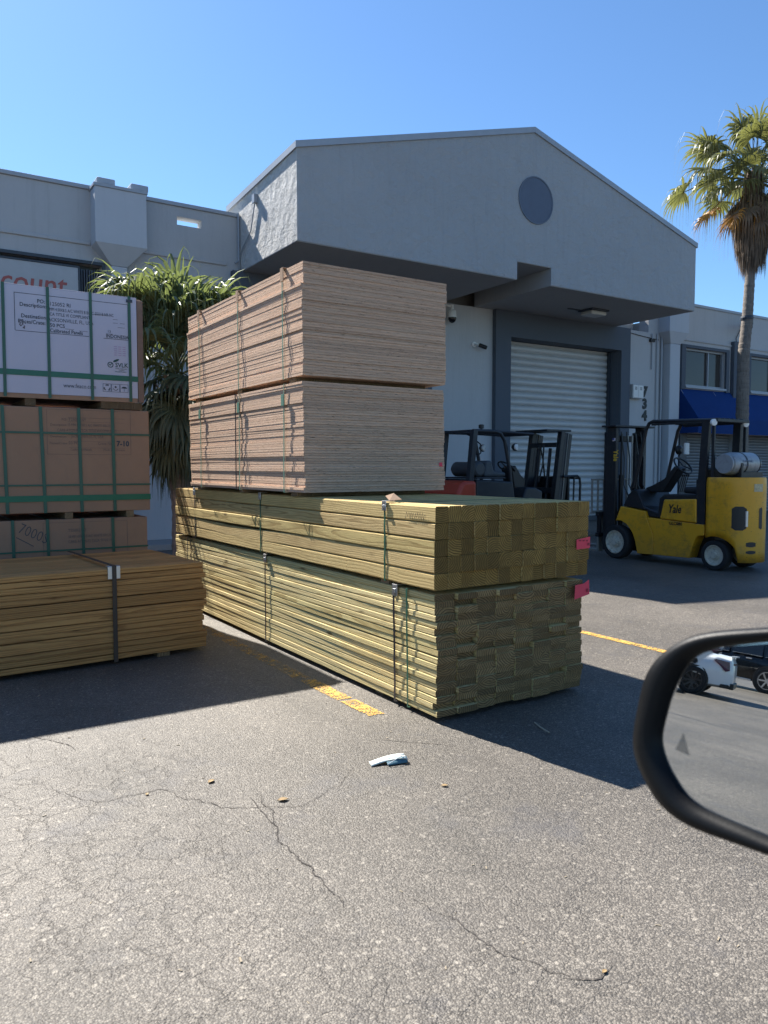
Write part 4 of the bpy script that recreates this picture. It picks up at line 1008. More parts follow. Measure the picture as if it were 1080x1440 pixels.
M['cream'] = plain('cream_painted_rim', (.58, .53, .42), .6, dirt=.8, sc=14)
M['fyellow'] = m_fpaint()
M['tank'] = plain('lp_tank_paint', (.33, .34, .35), .4, .3, dirt=.6, sc=8)
M['fdark'] = plain('dark_grey_forklift_paint', (.016, .019, .025), .45, dirt=.2)
M['forange'] = plain('orange_red_counterweight', (.45, .05, .018), .4, var=.08)
M['seat'] = plain('black_vinyl_seat', (.018, .018, .02), .5)
M['steelgrey'] = plain('worn_grey_steel', (.30, .29, .26), .5, .3, dirt=.3)
M['mirrorglass'] = None

# yellow forklift -----------------------------------------------------------
fk = thing('forklift', 'yellow counterbalance forklift with a white gas tank, parked in the shade at the right', 'forklift', (9.5, 6.9, 0))
SX, EX = 9.10, 9.90
body = MB()
body.prism([(7.633,.784),(7.724,.562),(7.70,.575),(7.62,.57),(7.53,.53),(7.46,.47),(7.40,.385),(7.36,.28),(7.335,.18),(7.32,.111),(7.053,.117),(7.053,.40),(7.13,.56),(7.17,.645),(7.19,.73)], 'yz', SX+.015, EX-.015)
body.build('front_fender', M['fyellow'], fk, bevel=.018, seg=3)
MB().prism([(7.050,.40),(7.050,.117),(6.461,.127),(6.42,.27),(6.369,.40),(6.33,.44),(6.237,.452),(6.237,.598),(6.94,.634),(7.165,.645),(7.127,.56)], 'yz', SX+.02, EX-.02).build('side_panel', M['fyellow'], fk, bevel=.010)
MB().prism([(6.936,.640),(6.872,.913),(6.36,.937),(6.352,.612)], 'yz', SX+.004, EX-.004).build('hood', M['fyellow'], fk, bevel=.018, seg=3)
MB().prism([(7.62,.792),(7.52,.97),(7.43,1.045),(7.36,1.03),(7.24,.80),(7.0,.72),(6.98,.93),(6.9,.985),(6.36,1.005),(6.345,.60),(6.93,.64),(7.16,.655),(7.19,.74)], 'yz', SX+.05, EX-.05).build('cowl', M['blackmetal'], fk, bevel=.015)
MB().prism([(7.6,.12),(7.6,.55),(6.2,.5),(6.2,.12)], 'yz', SX+.2, EX-.2).build('chassis', M['blackmetal'], fk)
# counterweight with rounded rear, wheel arches cut from its lower edge
def cw_outline(off=0):
    EX = 9.80; P = []; r0 = .34
    P.append((SX-off, 6.205))
    for Y in (6.16, 6.11, 6.06, 6.01): P.append((SX-off, Y))
    for k in range(0, 13): a = R(7.5*k); P.append((SX+r0-(r0+off)*math.cos(a), 5.98-(r0+off)*math.sin(a)))
    for k in range(12, -1, -1): a = R(7.5*k); P.append((EX-r0+(r0+off)*math.cos(a), 5.98-(r0+off)*math.sin(a)))
    for Y in (6.01, 6.06, 6.11, 6.16, 6.205): P.append((EX+off, Y))
    return P
def archz(Y):
    d_ = (Y-6.075)/.305
    return .13 if abs(d_) >= 1 or Y < 5.80 else .13+.325*math.sqrt(max(0, 1-d_*d_))**.8
P = cw_outline(); zs = [0, .12, .25, .4, .55, .7, .8, .9, .97, 1.0]
vs = []; fs = []; nz = len(zs)
for x, y in P:
    zb = archz(y)
    for i, t in enumerate(zs):
        z = zb+(1.232-zb)*t; sh = .0 if t < .97 else (.012 if t < 1 else .03)
        cx, cy = 9.5, 6.0; vs.append((x+(cx-x)*sh, y+(cy-y)*sh, z))
for i in range(len(P)-1):
    for j in range(nz-1): a = i*nz+j; fs.append((a, a+nz, a+nz+1, a+1))
fs.append(tuple(i*nz+nz-1 for i in range(len(P))))
cw = MB().add(vs, fs).build('counterweight', M['fyellow'], fk, smooth=True, angle=50)
mdf = cw.modifiers.new('solid', 'SOLIDIFY'); mdf.thickness = .05; mdf.offset = -1
def patch(i0, i1, z0, z1, off, m, name, parent, rad=.0):
    Q = cw_outline(off)[i0:i1+1]; vs = []; fs = []; n = 7; k = len(Q)
    for q, (x, y) in enumerate(Q):
        e = min(q, k-1-q); ins = rad if e == 0 else 0
        for j in range(n): vs.append((x, y, (z0+ins)+((z1-ins)-(z0+ins))*j/(n-1)))
    for i in range(k-1):
        for j in range(n-1): a = i*n+j; fs.append((a, a+n, a+n+1, a+1))
    return MB().add(vs, fs).build(name, m, parent, smooth=True)
v1 = patch(8, 12, .55, .86, .003, M['black'], 'vent_opening', cw, .03)
MB().lathe((9.235, 5.715, .60), (0,0,1), [(0,.022),(.2,.022)], 12).build('muffler', M['metal'], v1, smooth=True)
patch(16, 18, .56, .85, .003, M['black'], 'vent_opening', cw, .02)
patch(12, 15, .335, .40, .003, M['black'], 'grille_slot', cw, .01); patch(12, 15, .245, .29, .003, M['black'], 'grille_slot', cw, .01)
patch(14, 18, 1.05, 1.15, .003, plain('worn_decal', (.50,.42,.25), .6, var=.6, sc=40), 'decal', cw)
# tank
tk = MB().lathe((9.13, 5.98, 1.41), (1,0,0), [(0,.125),(.02,.135),(.03,.128),(.05,.085),(.055,.085),(.057,.125),(.10,.148),(.16,.152),(.56,.152),(.64,.13),(.69,.08),(.71,.02)], 32).build('gas_tank', M['tank'], fk, smooth=True)
MB().lathe((9.14, 5.98, 1.41), (1,0,0), [(0,.03),(.04,.03)], 14).lathe((9.155, 5.94, 1.44), (1,0,0), [(0,.018),(.04,.018)], 10).build('valve', M['metal'], tk, smooth=True)
MB().lathe((9.40, 5.98, 1.41), (1,0,0), [(0,.155),(.03,.155)], 28).lathe((9.70, 5.98, 1.41), (1,0,0), [(0,.150),(.03,.15)], 28).box(9.3,9.8,5.85,6.12,1.233,1.30).box(9.27,9.31,5.82,5.86,1.24,1.42).build('tank_bracket', M['blackmetal'], fk)
tt = MB()
for i, s_ in enumerate(('FLAMMABLE', 'LP-GAS')):
    t_ = text(s_, .045, None, (9.30, 5.8265+.001*i, 1.43-.05*i), (1,0,0), (0,0,1), ext=.0005); tt.add(t_.v, t_.f)
tt.build('tank_lettering', plain('faded_blue_print', (.10,.14,.22), .6), tk)
# overhead guard
gd = MB()
gd.box(SX+.02, SX+.075, 6.235, 6.375, .60, 1.2).bar((SX+.048, 6.30, 1.15), (SX+.048, 6.255, 1.97), .055, .11)
MB_ = gd
gd.bar((EX-.048, 6.30, .60), (EX-.048, 6.255, 1.97), .055, .11).bar((SX+.048, 6.15, 1.24), (SX+.048, 6.15, 1.96), .04, .03).bar((EX-.048, 6.15, 1.24), (EX-.048, 6.15, 1.96), .04, .03)
for x in (SX+.04, EX-.04):
    gd.tube([(x, 6.12, 1.985), (x, 7.10, 2.015), (x, 7.17, 1.99), (x, 7.22, 1.90), (x, 7.42, 1.06)], .026, 8)
gd.bar((SX+.04, 6.12, 1.985), (EX-.04, 6.12, 1.985), .05, .04).bar((SX+.04, 7.12, 2.01), (EX-.04, 7.12, 2.01), .05, .04)
gd.box(SX+.02, SX+.06, 6.12, 7.12, 1.955, 1.985).box(EX-.06, EX-.02, 6.12, 7.12, 1.955, 1.985)
for i in range(6): gd.box(SX+.13+i*.105, SX+.155+i*.105, 6.13, 7.12, 1.98, 2.02)
gd.build('overhead_guard', M['blackmetal'], fk, bevel=.004)
for x in (SX+.03, EX-.05): MB().lathe((x, 6.17, 1.955), (-.3,-1,0), [(0,.02),(.02,.045),(.05,.045),(.055,.03)], 16).build('work_light', plain('lamp_lens', (.75,.75,.72), .3), fk, smooth=True)
lh = MB().lathe((EX-.05, 7.14, 1.62), (0,1,0), [(0,.03),(.03,.07),(.06,.07)], 18).build('headlight', M['black'], fk, smooth=True)
MB().box(EX-.12, EX-.02, 7.03, 7.06, 1.55, 1.72).build('rear_mirror', M['white'], fk, bevel=.008)
# seat, steering, levers
MB().prism([(6.72,1.0),(6.72,1.09),(6.50,1.10),(6.42,1.36),(6.34,1.36),(6.38,1.0)], 'yz', 9.32, 9.70).build('seat', M['seat'], fk, bevel=.03, seg=3)
st = MB(); cst = Vector((9.5, 6.86, 1.385)); ax = Vector((0, .75, -.66)).normalized(); u = Vector((1, 0, 0)); v = ax.cross(u)
st.tube([cst+(u*math.cos(a)+v*math.sin(a))*.15 for a in [2*math.pi*k/24 for k in range(25)]], .013, 8, cap=False)
for k in range(3): a = 2*math.pi*k/3+.5; st.tube([cst, cst+(u*math.cos(a)+v*math.sin(a))*.15], .009, 6)
st.build('steering_wheel', M['black'], fk, smooth=True)
MB().prism([(7.42,1.0),(7.12,1.0),(6.87,1.345),(6.93,1.385),(7.1,1.2),(7.3,1.1),(7.42,1.06)], 'yz', 9.40, 9.60).build('steering_column', M['black'], fk, bevel=.015)
lv = MB()
for k in range(4): lv.tube([(9.66+k*.045, 7.05, 1.0), (9.66+k*.045, 6.98, 1.24)], .006, 6).lathe((9.66+k*.045, 6.98, 1.23), (0,-.2,1), [(0,.008),(.015,.016),(.03,.012)], 8)
lv.build('control_lever', M['black'], fk)
# mast
for x in (9.20, 9.84):
    MB().box(x-.04, x+.04, 7.83, 7.95, .12, 1.965).box(x-.055, x+.0, 7.765, 7.826, .14, 1.95).box(x-.02, x+.03, 7.96, 8.02, .10, 1.90).build('mast_rail', M['blackmetal'], fk, bevel=.006)
for q in ((9.08, 9.98, 7.72, 7.99, 1.966, 1.995), (9.2, 9.84, 7.85, 7.93, 1.75, 1.84), (9.2, 9.84, 7.85, 7.93, .30, .42)): MB().box(*q).build('mast_crossbar', M['blackmetal'], fk, bevel=.006)
for x in (9.36, 9.68): MB().lathe((x, 7.84, .15), (0,0,1), [(0,.035),(1.1,.035),(1.1,.018),(1.72,.018)], 14).build('lift_cylinder', M['blackmetal'], fk, smooth=True)
ch = MB()
for x in (9.46, 9.56): ch.box(x-.012, x+.012, 7.80, 7.81, .4, 1.85)
ch.build('lift_chain', M['steelgrey'], fk)
hs = MB()
for k, x in enumerate((9.30, 9.42, 9.62, 9.74)): hs.tube([(x, 7.80, 1.9), (x+.01, 7.74, 1.5), (x-.02, 7.72, 1.1), (x, 7.62, .9)], .010, 6)
hs.build('hydraulic_hose', M['black'], fk, smooth=True)
MB().bar((9.12, 7.45, 1.03), (9.14, 7.25, 1.85), .02, .02).build('hand_grip', M['blackmetal'], fk)
MB().box(9.09, 9.95, 8.03, 8.09, .30, .36).box(9.09, 9.95, 8.03, 8.09, .62, .68).box(9.12, 9.16, 8.03, 8.09, .36, .62).box(9.88, 9.92, 8.03, 8.09, .36, .62).build('carriage', M['blackmetal'], fk, bevel=.004)
br = MB().box(9.02, 9.98, 8.10, 8.13, 1.16, 1.19).box(9.02, 9.98, 8.10, 8.13, .66, .70)
for k in range(8): br.box(9.02+k*.131, 9.045+k*.131, 8.10, 8.125, .70, 1.16)
br.build('load_backrest', M['steelgrey'], fk, bevel=.003)
for x in (9.20, 9.74): MB().box(x, x+.10, 8.12, 8.16, .06, .70).box(x, x+.10, 8.16, 9.15, .06, .095).build('fork', M['steelgrey'], fk, bevel=.004)
for x, s_ in ((9.165, -1), (9.84, 1)): wheel(fk, (x, 7.71, .25), (s_, 0, 0), .25, .17, .175, M['tyre'], M['cream'])
for x, s_ in ((9.19, -1), (9.81, 1)): wheel(fk, (x, 6.09, .20), (s_, 0, 0), .20, .15, .140, M['tyre'], M['cream'])
tx = text('Yale', .165, None, (SX+.001, 6.80, .735), (0,-1,0), (0,0,1), bold=.003, sx=.74, ext=.001, shear=.25); tx.build('lettering', M['black'], fk)
text('GLC080', .062, None, (SX+.017, 6.79, .565), (0,-1,0), (0,0,1), bold=.0012, sx=1.0).build('lettering', M['black'], fk)
text('Yale', .12, None, (9.14, 7.80, 1.62), (0,0,-1), (0,-1,0), bold=.003, sx=.8).build('lettering', plain('yellow_lettering', (.7,.42,.03), .5), fk)
fl = MB().box(9.1415, 9.1440, 7.80, 7.83, 1.77, 1.80); fl.build('flag_sticker', plain('flag_blue', (.05,.07,.25), .5), fk)
fl = MB().box(9.1435, 9.1445, 7.775, 7.799, 1.76, 1.80).box(9.1435, 9.1445, 7.80, 7.83, 1.755, 1.769); fl.build('flag_sticker', plain('flag_white', (.6,.5,.5), .5), fk)
MB().add([(SX+.0025+.01, 6.00, .50), (SX+.0125, 5.955, .50), (SX+.0125, 5.978, .56)], [(0,1,2)]).build('warning_sticker', M['white'], fk)

# dark forklift behind the lumber ----------------------------------------------
fd = thing('forklift', 'dark grey forklift with an orange-red counterweight in front of the roller door', 'forklift', (9.0, 10.05, 0))
NY, FYk = 9.70, 10.42
MB().prism([(7.98,.30),(7.60,.30),(7.58,.95),(7.66,1.10),(7.74,1.145),(7.98,1.145)], 'xz', NY-.12, FYk+.12).build('counterweight', M['forange'], fd, bevel=.06, seg=4)
MB().prism([(7.62,.30),(8.16,.30),(8.17,.78),(8.10,.84),(7.62,.86)], 'xz', NY-.14, NY-.10).build('rear_fender', M['forange'], fd, bevel=.01)
MB().prism([(7.985,.25),(9.45,.25),(9.48,.95),(9.30,1.02),(9.10,1.02),(9.0,.80),(8.85,.80),(8.80,1.12),(8.0,1.17)], 'xz', NY-.08, FYk+.08).build('body', M['fdark'], fd, bevel=.03, seg=3)
MB().box(7.99, 8.62, NY-.085, FYk+.085, 1.172, 1.20).build('hood', M['fdark'], fd, bevel=.01)
MB().prism([(8.36,1.20),(8.40,1.47),(8.52,1.48),(8.58,1.30),(8.84,1.28),(8.84,1.20)], 'xz', NY+.15, FYk-.15).build('seat', plain('grey_vinyl_seat', (.07,.08,.09), .5), fd, bevel=.04, seg=3)
MB().lathe((8.16, NY+.02, 1.33), (0,1,0), [(0,.09),(.03,.125),(.62,.125),(.70,.07)], 26).build('gas_tank', plain('dull_grey_tank', (.07,.075,.08), .5, .2, dirt=.3), fd, smooth=True)
g2 = MB()
for y in (NY-.02, FYk+.02):
    g2.bar((7.90, y, 1.10), (7.99, y, 1.97), .10, .09, (1,0,0)); g2.bar((7.90, y, 1.12), (7.93, y, .84), .09, .1, (1,0,0))
    g2.tube([(7.96, y, 1.955), (8.45, y, 1.955), (8.56, y, 1.92), (8.65, y, 1.80), (8.77, y, 1.30), (8.83, y, .80)], .032, 8)
    g2.tube([(8.45, y, 1.955), (9.30, y, 1.93)], .024, 8)
g2.box(7.93, 8.02, NY, FYk, 1.93, 1.975).box(9.22, 9.30, NY, FYk, 1.905, 1.945)
for i in range(5): g2.box(7.97, 9.26, NY+.1+i*.12, NY+.13+i*.12, 1.935, 1.965)
g2.build('overhead_guard', M['fdark'], fd, bevel=.006)
MB().tube([(8.03, NY-.05, 1.78), (8.09, NY-.06, 1.74), (8.10, NY-.06, 1.60), (8.04, NY-.05, 1.55)], .012, 6).build('hand_grip', M['black'], fd)
MB().lathe((8.24, NY+.1, 1.97), (0,0,1), [(0,.02),(.03,.02),(.035,.045),(.09,.045),(.10,.03)], 16).build('beacon', M['black'], fd, smooth=True)
for y in (NY-.08, FYk+.04): 
    o = MB().lathe((8.77, y, 1.70), (1,0,0), [(0,.03),(.04,.062),(.07,.065)], 20).build('headlight', M['black'], fd, smooth=True)
    MB().lathe((8.838, y, 1.70), (1,0,0), [(0,.058),(.008,.045)], 20).lathe((8.80, y-.045, 1.70), (.3,-1,0), [(0,.05),(.025,.05),(.03,.02)], 18).build('lens', M['white'], o, smooth=True)
st = MB(); cst = Vector((9.02, 10.05, 1.36)); ax = Vector((.62, 0, .78)).normalized(); u = Vector((0, 1, 0)); v = ax.cross(u)
st.tube([cst+(u*math.cos(a)+v*math.sin(a))*.16 for a in [2*math.pi*k/24 for k in range(25)]], .014, 8, cap=False).tube([cst-v*.16, cst+v*.16], .01, 6)
st.build('steering_wheel', M['black'], fd, smooth=True)
MB().prism([(9.34,1.0),(9.10,1.0),(9.03,1.34),(9.12,1.40),(9.26,1.22),(9.36,1.15)], 'xz', NY+.22, FYk-.22).build('steering_column', M['black'], fd, bevel=.02)
tilt = .17/1.25
for y in (NY, FYk):
    for k, (o_, w_) in enumerate(((0, .09), (.11, .09), (.22, .08))):
        MB().bar((9.72+o_, y+.02*(k-1), .15), (9.92+o_+.06, y+.02*(k-1), 1.99-.02*k), .10, w_, (1,0,0)).build('mast_rail', M['blackmetal'] if k != 1 else M['fdark'], fd, bevel=.006)
    MB().bar((9.775, y-.055, .15), (9.995, y-.055, 1.96), .012, .01, (1,0,0)).bar((9.885, y-.06, .15), (10.105, y-.06, 1.96), .012, .01, (1,0,0)).build('rail_edge', M['steelgrey'], fd)
for q in ((9.60, 10.20, NY-.04, FYk+.04, 1.99, 2.025), (9.88, 9.96, NY, FYk, 1.72, 1.80), (9.80, 9.9, NY, FYk, .9, 1.0)): MB().box(*q).build('mast_crossbar', M['blackmetal'], fd, bevel=.006)
for y in (9.92, 10.2): MB().tube([(9.78, y, .2), (9.95, y, 1.7)], .03, 10).build('lift_cylinder', M['blackmetal'], fd, smooth=True)
MB().tube([(9.75, 9.98, 1.75), (9.83, 9.98, 1.5), (9.9, 10.0, 1.15)], .014).tube([(9.62, 9.75, 1.75), (9.60, 9.75, 1.4), (9.55, 9.8, 1.1)], .014).build('hydraulic_hose', M['black'], fd)
MB().box(10.12, 10.17, NY-.05, FYk+.05, .35, 1.20).build('carriage', M['black'], fd, bevel=.01)
b2 = MB().box(10.2, 10.36, NY-.10, NY-.07, 1.17, 1.20)
b2.tube([(9.95, NY-.10, 1.20), (10.30, NY-.10, 1.21), (10.36, NY-.10, 1.17), (10.38, NY-.10, 1.05), (10.36, NY-.10, .4)], .022, 8).tube([(10.22, NY-.10, 1.20), (10.20, NY-.10, .4)], .016, 8)
b2.tube([(10.36, NY-.10, 1.17), (10.36, FYk+.1, 1.17)], .02, 8).tube([(10.36, FYk+.1, 1.17), (10.36, FYk+.1, .4)], .02, 8)
b2.build('load_backrest', M['blackmetal'], fd)
for y in (9.85, 10.25): MB().box(10.38, 10.42, y-.05, y+.05, .08, .6).box(10.42, 11.3, y-.05, y+.05, .08, .115).build('fork', M['blackmetal'], fd, bevel=.004)
for x, rr in ((8.12, .26), (9.45, .30)):
    for y, s_ in ((NY-.03, -1), (FYk+.03, 1)): wheel(fd, (x, y, rr), (0, s_, 0), rr, .18, rr*.62, M['tyre'], M['fdark'])

# grit and splinters lying about
gt = MB(); r = random.Random(77)
for i in range(300):
    x = r.uniform(-.6, 4.6); y = r.uniform(1.1, 5.5); q = r.uniform(.0012, .0035)*(1 if r.random() < .85 else 1.6); a = r.uniform(0, 3.14)
    M4 = Matrix.Translation((x, y, q*.5)) @ Matrix.Rotation(a, 4, 'Z'); k = r.uniform(.8, 3.2)
    gt.box(-q*k, q*k, -q*.6, q*.6, -q*.45, q*.4, M4)
tag(gt.build('grit', plain('grit_and_splinters', (.30, .25, .18), .9, var=.5, sc=30)), kind='stuff')
# ---------------------------------------------------------------- the viewer's own door mirror and door
GL = [(0.6061, 0.3129, 1.2364), (0.6005, 0.3497, 1.2265), (0.5979, 0.3665, 1.2218), (0.5948, 0.3859, 1.2159), (0.5927, 0.3978, 1.2106), (0.5903, 0.4099, 1.2028), (0.588, 0.418, 1.1911), (0.5851, 0.4246, 1.1743), (0.5828, 0.4288, 1.1596), (0.5805, 0.4319, 1.1429), (0.5783, 0.4337, 1.1271), (0.5773, 0.4311, 1.1157), (0.5765, 0.4234, 1.102), (0.5764, 0.4142, 1.0917), (0.5765, 0.4054, 1.0833), (0.5773, 0.3939, 1.0785), (0.5785, 0.3818, 1.0767), (0.5802, 0.3664, 1.0755), (0.5818, 0.3522, 1.0747), (0.5838, 0.3351, 1.0735), (0.5863, 0.3135, 1.0727), (0.5889, 0.2932, 1.074), (0.5924, 0.2774, 1.0876), (0.5973, 0.2709, 1.1215), (0.605, 0.2744, 1.1887), (0.6086, 0.2849, 1.2289), (0.6084, 0.2955, 1.2383)]
OL = [(0.6072, 0.3138, 1.2468), (0.6018, 0.3508, 1.2385), (0.5972, 0.3819, 1.2314), (0.5936, 0.4044, 1.2247), (0.591, 0.4194, 1.2175), (0.5881, 0.4332, 1.2073), (0.5851, 0.4452, 1.195), (0.5821, 0.4542, 1.1789), (0.5801, 0.4571, 1.1654), (0.5775, 0.4593, 1.1458), (0.575, 0.4608, 1.1263), (0.5731, 0.4598, 1.1101), (0.5722, 0.4538, 1.0961), (0.5717, 0.4436, 1.0823), (0.5717, 0.4317, 1.0701), (0.5725, 0.4179, 1.0628), (0.5738, 0.4029, 1.0588), (0.5756, 0.3873, 1.0577), (0.5784, 0.3647, 1.0584), (0.5805, 0.3478, 1.059), (0.5822, 0.3338, 1.0595), (0.5849, 0.3124, 1.0604), (0.588, 0.2898, 1.0636), (0.5927, 0.2674, 1.08), (0.5985, 0.2594, 1.1202), (0.6067, 0.2631, 1.1915), (0.6114, 0.2743, 1.2414), (0.6104, 0.2917, 1.2508)]
NRM = Vector((-.98574, -.11897, .11897))
def smooth_loop(P, n=96):
    P = [Vector(p) for p in P]; L = [0]
    for a, b in zip(P, P[1:]+P[:1]): L.append(L[-1]+(b-a).length)
    out = []
    for k in range(n):
        s_ = L[-1]*k/n; i = max(j for j in range(len(P)) if L[j] <= s_+1e-9); t = (s_-L[i])/(L[i+1]-L[i])
        p0, p1, p2, p3 = P[i-1], P[i], P[(i+1) % len(P)], P[(i+2) % len(P)]
        out.append(.5*((2*p1)+(p2-p0)*t+(2*p0-5*p1+4*p2-p3)*t*t+(3*p1-p0-3*p2+p3)*t**3))
    for _ in range(1): out = [(out[i-1]+out[i]*2+out[(i+1) % n])/4 for i in range(n)]
    return out
gl = smooth_loop(GL); ol = smooth_loop(OL)
# start both loops at the same angle
cen = sum(gl, Vector())/len(gl)
def ang(p): return math.atan2(p.z-cen.z, p.y-cen.y)
gl.sort(key=ang); ol.sort(key=ang)
n = len(gl)
dr_ = thing('car_door', 'door of the viewer\'s black car with its wing mirror, at the right edge', 'car door', (.6, -.1, 0))
def lp(a, b, t): return [x.lerp(y, t) for x, y in zip(a, b)]
def off(loop, d_): return [p+NRM*d_ for p in loop]
def scale(loop, k, c): return [c+(p-c)*k for p in loop]
rings = [off(gl, -.003), off(gl, .002), off(lp(gl, ol, .25), .008), off(lp(gl, ol, .6), .010), off(lp(gl, ol, .88), .007), off(ol, 0), off(scale(ol, 1.0, cen), -.010), off(scale(ol, .985, cen), -.03), off(scale(ol, .93, cen), -.055), off(scale(ol, .80, cen), -.078), off(scale(ol, .55, cen), -.094), off(scale(ol, .2, cen), -.10)]
vs = [p for rg in rings for p in rg]; fs = []
for i in range(len(rings)-1):
    for k in range(n): fs.append((i*n+k, i*n+(k+1) % n, (i+1)*n+(k+1) % n, (i+1)*n+k))
fs.append(tuple((len(rings)-1)*n+k for k in range(n)))
M['mirrorhousing'] = plain('gloss_black_mirror_shell', (.004, .0043, .005), .46, 0, .22, var=.05, sc=60, bump=.04, bsc=400)
ms_ = MB().add(vs, fs).build('side_mirror', M['mirrorhousing'], dr_, smooth=True, angle=70)
gm_ = G('mirror_glass'); gn = gm_.noise(gm_.co(), 60, 4, .6)
gm_.fin((.70, .72, .70), gm_.math('MULTIPLY', gn, .012), 1.0)
MB().add(off(gl, -.0005), [tuple(range(n))]).build('mirror_glass', gm_.m, ms_)
c_ = Vector((.5855, .4150, 1.124)); 
ic = [c_+Vector((.0, dy, dz)) for dy, dz in ((.0055, -.006), (-.0085, -.0075), (-.001, .011))]
ic = [p-NRM*((p-cen).dot(NRM))+NRM*.0003 for p in ic]
ic_g = G('etched_icon'); ic_m = ic_g.fin((.10, .10, .09), .5); ts = ic_g.node('BsdfTransparent'); mx = ic_g.node('MixShader', {0: .35, 1: ts, 2: ic_g.b.outputs[0]}); ic_g.l.new(mx, ic_g.out.inputs[0])
MB().add(ic, [(0,1,2)]).build('blind_spot_icon', ic_m, ms_)
MB().prism([(.66,.28),(.70,.20),(.72,-.04),(.60,-.04),(.60,.18),(.625,.27)], 'xy', 1.075, 1.115).build('mirror_arm', M['mirrorhousing'], dr_, bevel=.012, seg=3)
M['carblack'] = plain('black_car_paint', (.008, .009, .011), .12, 0, .6, var=.02)
dvs = []; dfs = []; prof = [(-.12,.30),(-.07,.36),(-.055,.55),(-.05,.80),(-.062,.98),(-.09,1.045),(-.14,1.05)]
for i in range(13):
    x = -.55+i*.15
    for y, z in prof: dvs.append((x, y-.012*((i-6)/6)**2, z))
for i in range(12):
    for k in range(6): a = i*7+k; dfs.append((a, a+7, a+8, a+1))
o = MB().add(dvs, dfs).build('door_panel', M['carblack'], dr_, smooth=True); md = o.modifiers.new('s', 'SOLIDIFY'); md.thickness = .02
MB().box(-.5, 1.2, -.145, -.095, 1.052, 1.066).build('window_seal', M['black'], dr_, bevel=.004)

# ---------------------------------------------------------------- cars across the yard (seen in the mirror)
def carbody(stations, m, parent, name='body'):
    """stations along +y (rear to front): (y, half_w, z_sill, z_belt, half_roof, z_roof)"""
    vs = []; fs = []; k = 0
    for (y, hw, zs_, zb, hr, zr) in stations:
        sec = [(0, zs_), (hw*.8, zs_), (hw*.97, zs_+.06), (hw, zs_+(zb-zs_)*.5), (hw*.985, zs_+(zb-zs_)*.8), (hw*.93, zb), (hw*.90, zb+.015), (hr+(hw*.9-hr)*.5, (zb+zr)/2), (hr, zr-.03), (hr*.8, zr), (0, zr+.012)]
        k = len(sec); full = sec + [(-x, z) for x, z in sec[-2:0:-1]]
        vs += [(x, y, z) for x, z in full]; nk = len(full)
    for i in range(len(stations)-1):
        for j in range(nk): fs.append((i*nk+j, i*nk+(j+1) % nk, (i+1)*nk+(j+1) % nk, (i+1)*nk+j))
    fs += [tuple(range(nk)), tuple((len(stations)-1)*nk+j for j in range(nk))[::-1]]
    return MB().add(vs, fs).build(name, m, parent, smooth=True, local=True, angle=50)
M['carwhite'] = plain('white_car_paint', (.72, .74, .76), .15, 0, .6, var=.02)
M['carglass'] = plain('tinted_car_glass', (.01, .012, .014), .05, 0, .8, var=.02)
M['taillight'] = plain('dark_tail_lamp', (.10, .01, .012), .15, 0, .8)
M['alloy'] = plain('dark_alloy', (.05, .05, .055), .3, .8)
M['alloylight'] = plain('silver_alloy', (.45, .45, .46), .3, .9)
cp = thing('coupe', 'white low sports coupe parked behind the viewer, seen by its rear quarter in the mirror', 'car', (-18.3, 8.78, 0), R(-15))
carbody([(-2.30,.66,.34,.78,.50,.84),(-2.22,.82,.26,.93,.62,1.02),(-1.95,.90,.26,.96,.66,1.03),(-1.5,.94,.24,.97,.66,1.08),(-1.0,.93,.22,.95,.58,1.20),(-.5,.91,.22,.93,.55,1.25),(0,.91,.22,.92,.54,1.25),(.4,.92,.22,.90,.54,1.17),(.9,.93,.22,.86,.62,.98),(1.4,.95,.22,.80,.66,.84),(1.9,.92,.24,.70,.6,.73),(2.25,.75,.28,.55,.45,.58)], M['carwhite'], cp)
MB().add([(.86,-1.55,1.0),(.60,-1.15,1.17),(.56,-.5,1.235),(.56,0,1.235),(.60,.38,1.14),(.87,.75,.93),(.86,0,.955),(.865,-.9,.975)], [(0,1,7),(1,2,7),(2,3,6,7),(3,4,6),(4,5,6)]).build('side_window', M['carglass'], cp, local=True)
MB().box(-.68, .68, -2.32, -2.20, 1.03, 1.055).box(-.60,-.55,-2.25,-2.2,.98,1.03).box(.55,.60,-2.25,-2.2,.98,1.03).build('spoiler', M['carwhite'], cp, local=True, bevel=.006)
MB().add([(.925,-1.75,.93),(.83,-2.18,.90),(.84,-2.205,.70),(.885,-2.12,.66)], [(0,1,2,3)]).build('tail_light', M['taillight'], cp, local=True).location = (.012, -.012, 0)
MB().box(-.74, .74, -2.335, -2.22, .26, .40).build('rear_diffuser', M['black'], cp, local=True, bevel=.02)
MB().box(-.62, .62, -2.30, -2.27, .84, .875).build('light_bar', M['taillight'], cp, local=True)
MB().box(.62, .86, -2.24, -2.0, .27, .36).build('exhaust_trim', M['black'], cp, local=True, bevel=.02)
MB().box(.925, .94, -1.0, .9, .20, .27).build('side_skirt', M['black'], cp, local=True)
WM_id = Matrix()
for y in (-1.37, 1.42):
    for x in (.80, -.80):
        wa = MB().lathe((x+(.128 if x > 0 else -.128), y, .35), (1 if x > 0 else -1,0,0), [(-.04,.385),(.004,.385)], 30).build('wheel_arch', M['black'], cp, local=True, smooth=True)
        wheel(cp, (x+(.06 if x > 0 else -.06), y, .345), (1 if x > 0 else -1, 0, 0), .345, .24, .25, M['tyre'], M['alloy'], local=True, spokes=10)
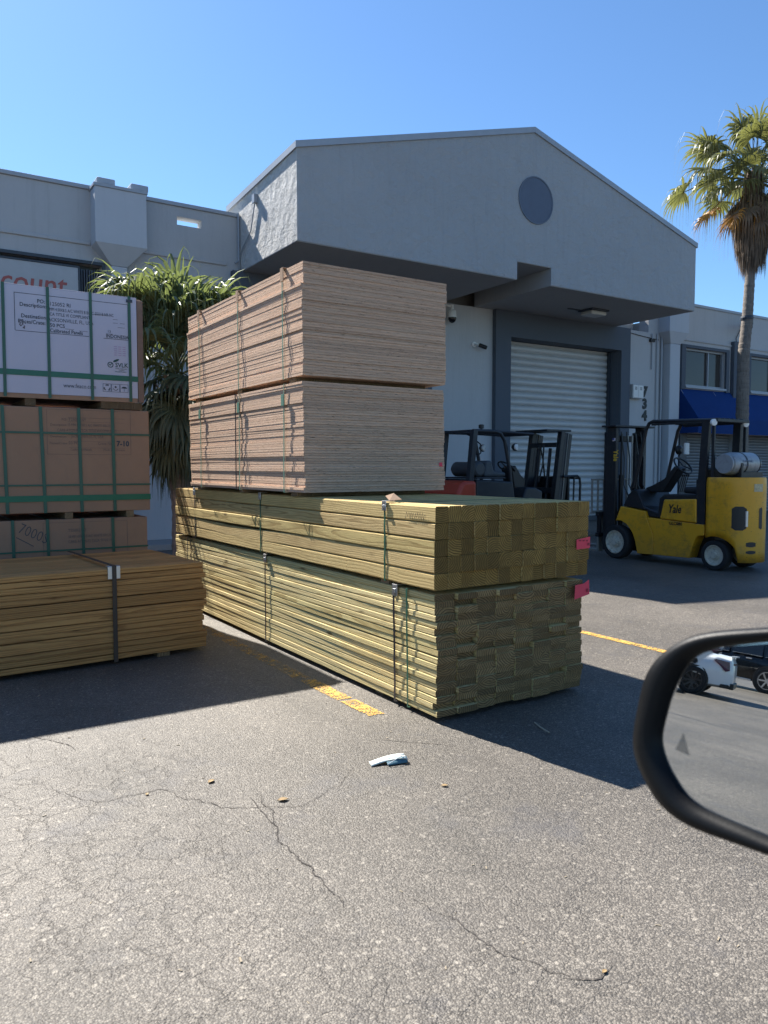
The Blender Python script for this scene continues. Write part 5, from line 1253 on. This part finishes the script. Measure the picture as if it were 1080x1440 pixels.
sv = thing('suv', 'black sport utility vehicle parked beyond the white coupe, seen in the mirror', 'car', (-27.1, 9.35, 0), 0)
WM[sv.name] = Matrix.Translation(sv.location)
carbody([(-2.45,.85,.45,1.05,.72,1.55),(-2.38,.93,.35,1.10,.74,1.76),(-2.0,.98,.32,1.12,.76,1.82),(-1.0,.99,.30,1.12,.76,1.84),(0,.99,.30,1.12,.75,1.84),(.6,.99,.30,1.12,.74,1.80),(1.05,.98,.30,1.11,.76,1.50),(1.45,.98,.30,1.10,.80,1.16),(2.2,.97,.32,1.04,.78,1.08),(2.48,.88,.38,.90,.7,.96)], M['carblack'], sv)
for a, b in ((-2.2,-1.35),(-1.25,-.30),(-.20,.75)):
    o = MB().add([(.965,a,1.16),(.965,b,1.16),(.80,b-.03,1.66),(.80,a+.03,1.66)], [(0,1,2,3)]).build('side_window', M['carglass'], sv, local=True)
    MB().bar((.972,a,1.15), (.972,b,1.15), .015, .012).build('chrome_strip', M['metal'], o, local=True)
MB().box(.985, 1.02, -1.0, 1.1, .30, .36).build('running_board', M['metal'], sv, local=True, bevel=.01)
MB().lathe((1.02,-.95,1.02), (0,1,0), [(0,.02),(.18,.02)], 8).lathe((1.02,.05,1.02), (0,1,0), [(0,.02),(.18,.02)], 8).build('door_handle', M['metal'], sv, local=True)
MB().box(1.0, 1.22, .72, .85, 1.12, 1.30).build('wing_mirror', M['carblack'], sv, local=True, bevel=.03)
for y in (-1.5, 1.5):
    for x in (.84, -.84):
        wa = MB().lathe((x+(.155 if x > 0 else -.155), y, .42), (1 if x > 0 else -1,0,0), [(-.04,.46),(.004,.46)], 30).build('wheel_arch', M['black'], sv, local=True, smooth=True)
        wheel(sv, (x+(.08 if x > 0 else -.08), y, .40), (1 if x > 0 else -1, 0, 0), .40, .26, .28, M['tyre'], M['alloylight'], local=True, spokes=6)
po = MB().lathe((-11.93, 6.85, 0), (0,0,1), [(0,.06),(.02,.06),(.03,.03),(3.0,.025),(3.0,.01)], 12).build('sign_post', M['trim'], None, smooth=True)
tag(po, 'slim grey metal post out on the asphalt to the left, nothing attached', 'post')
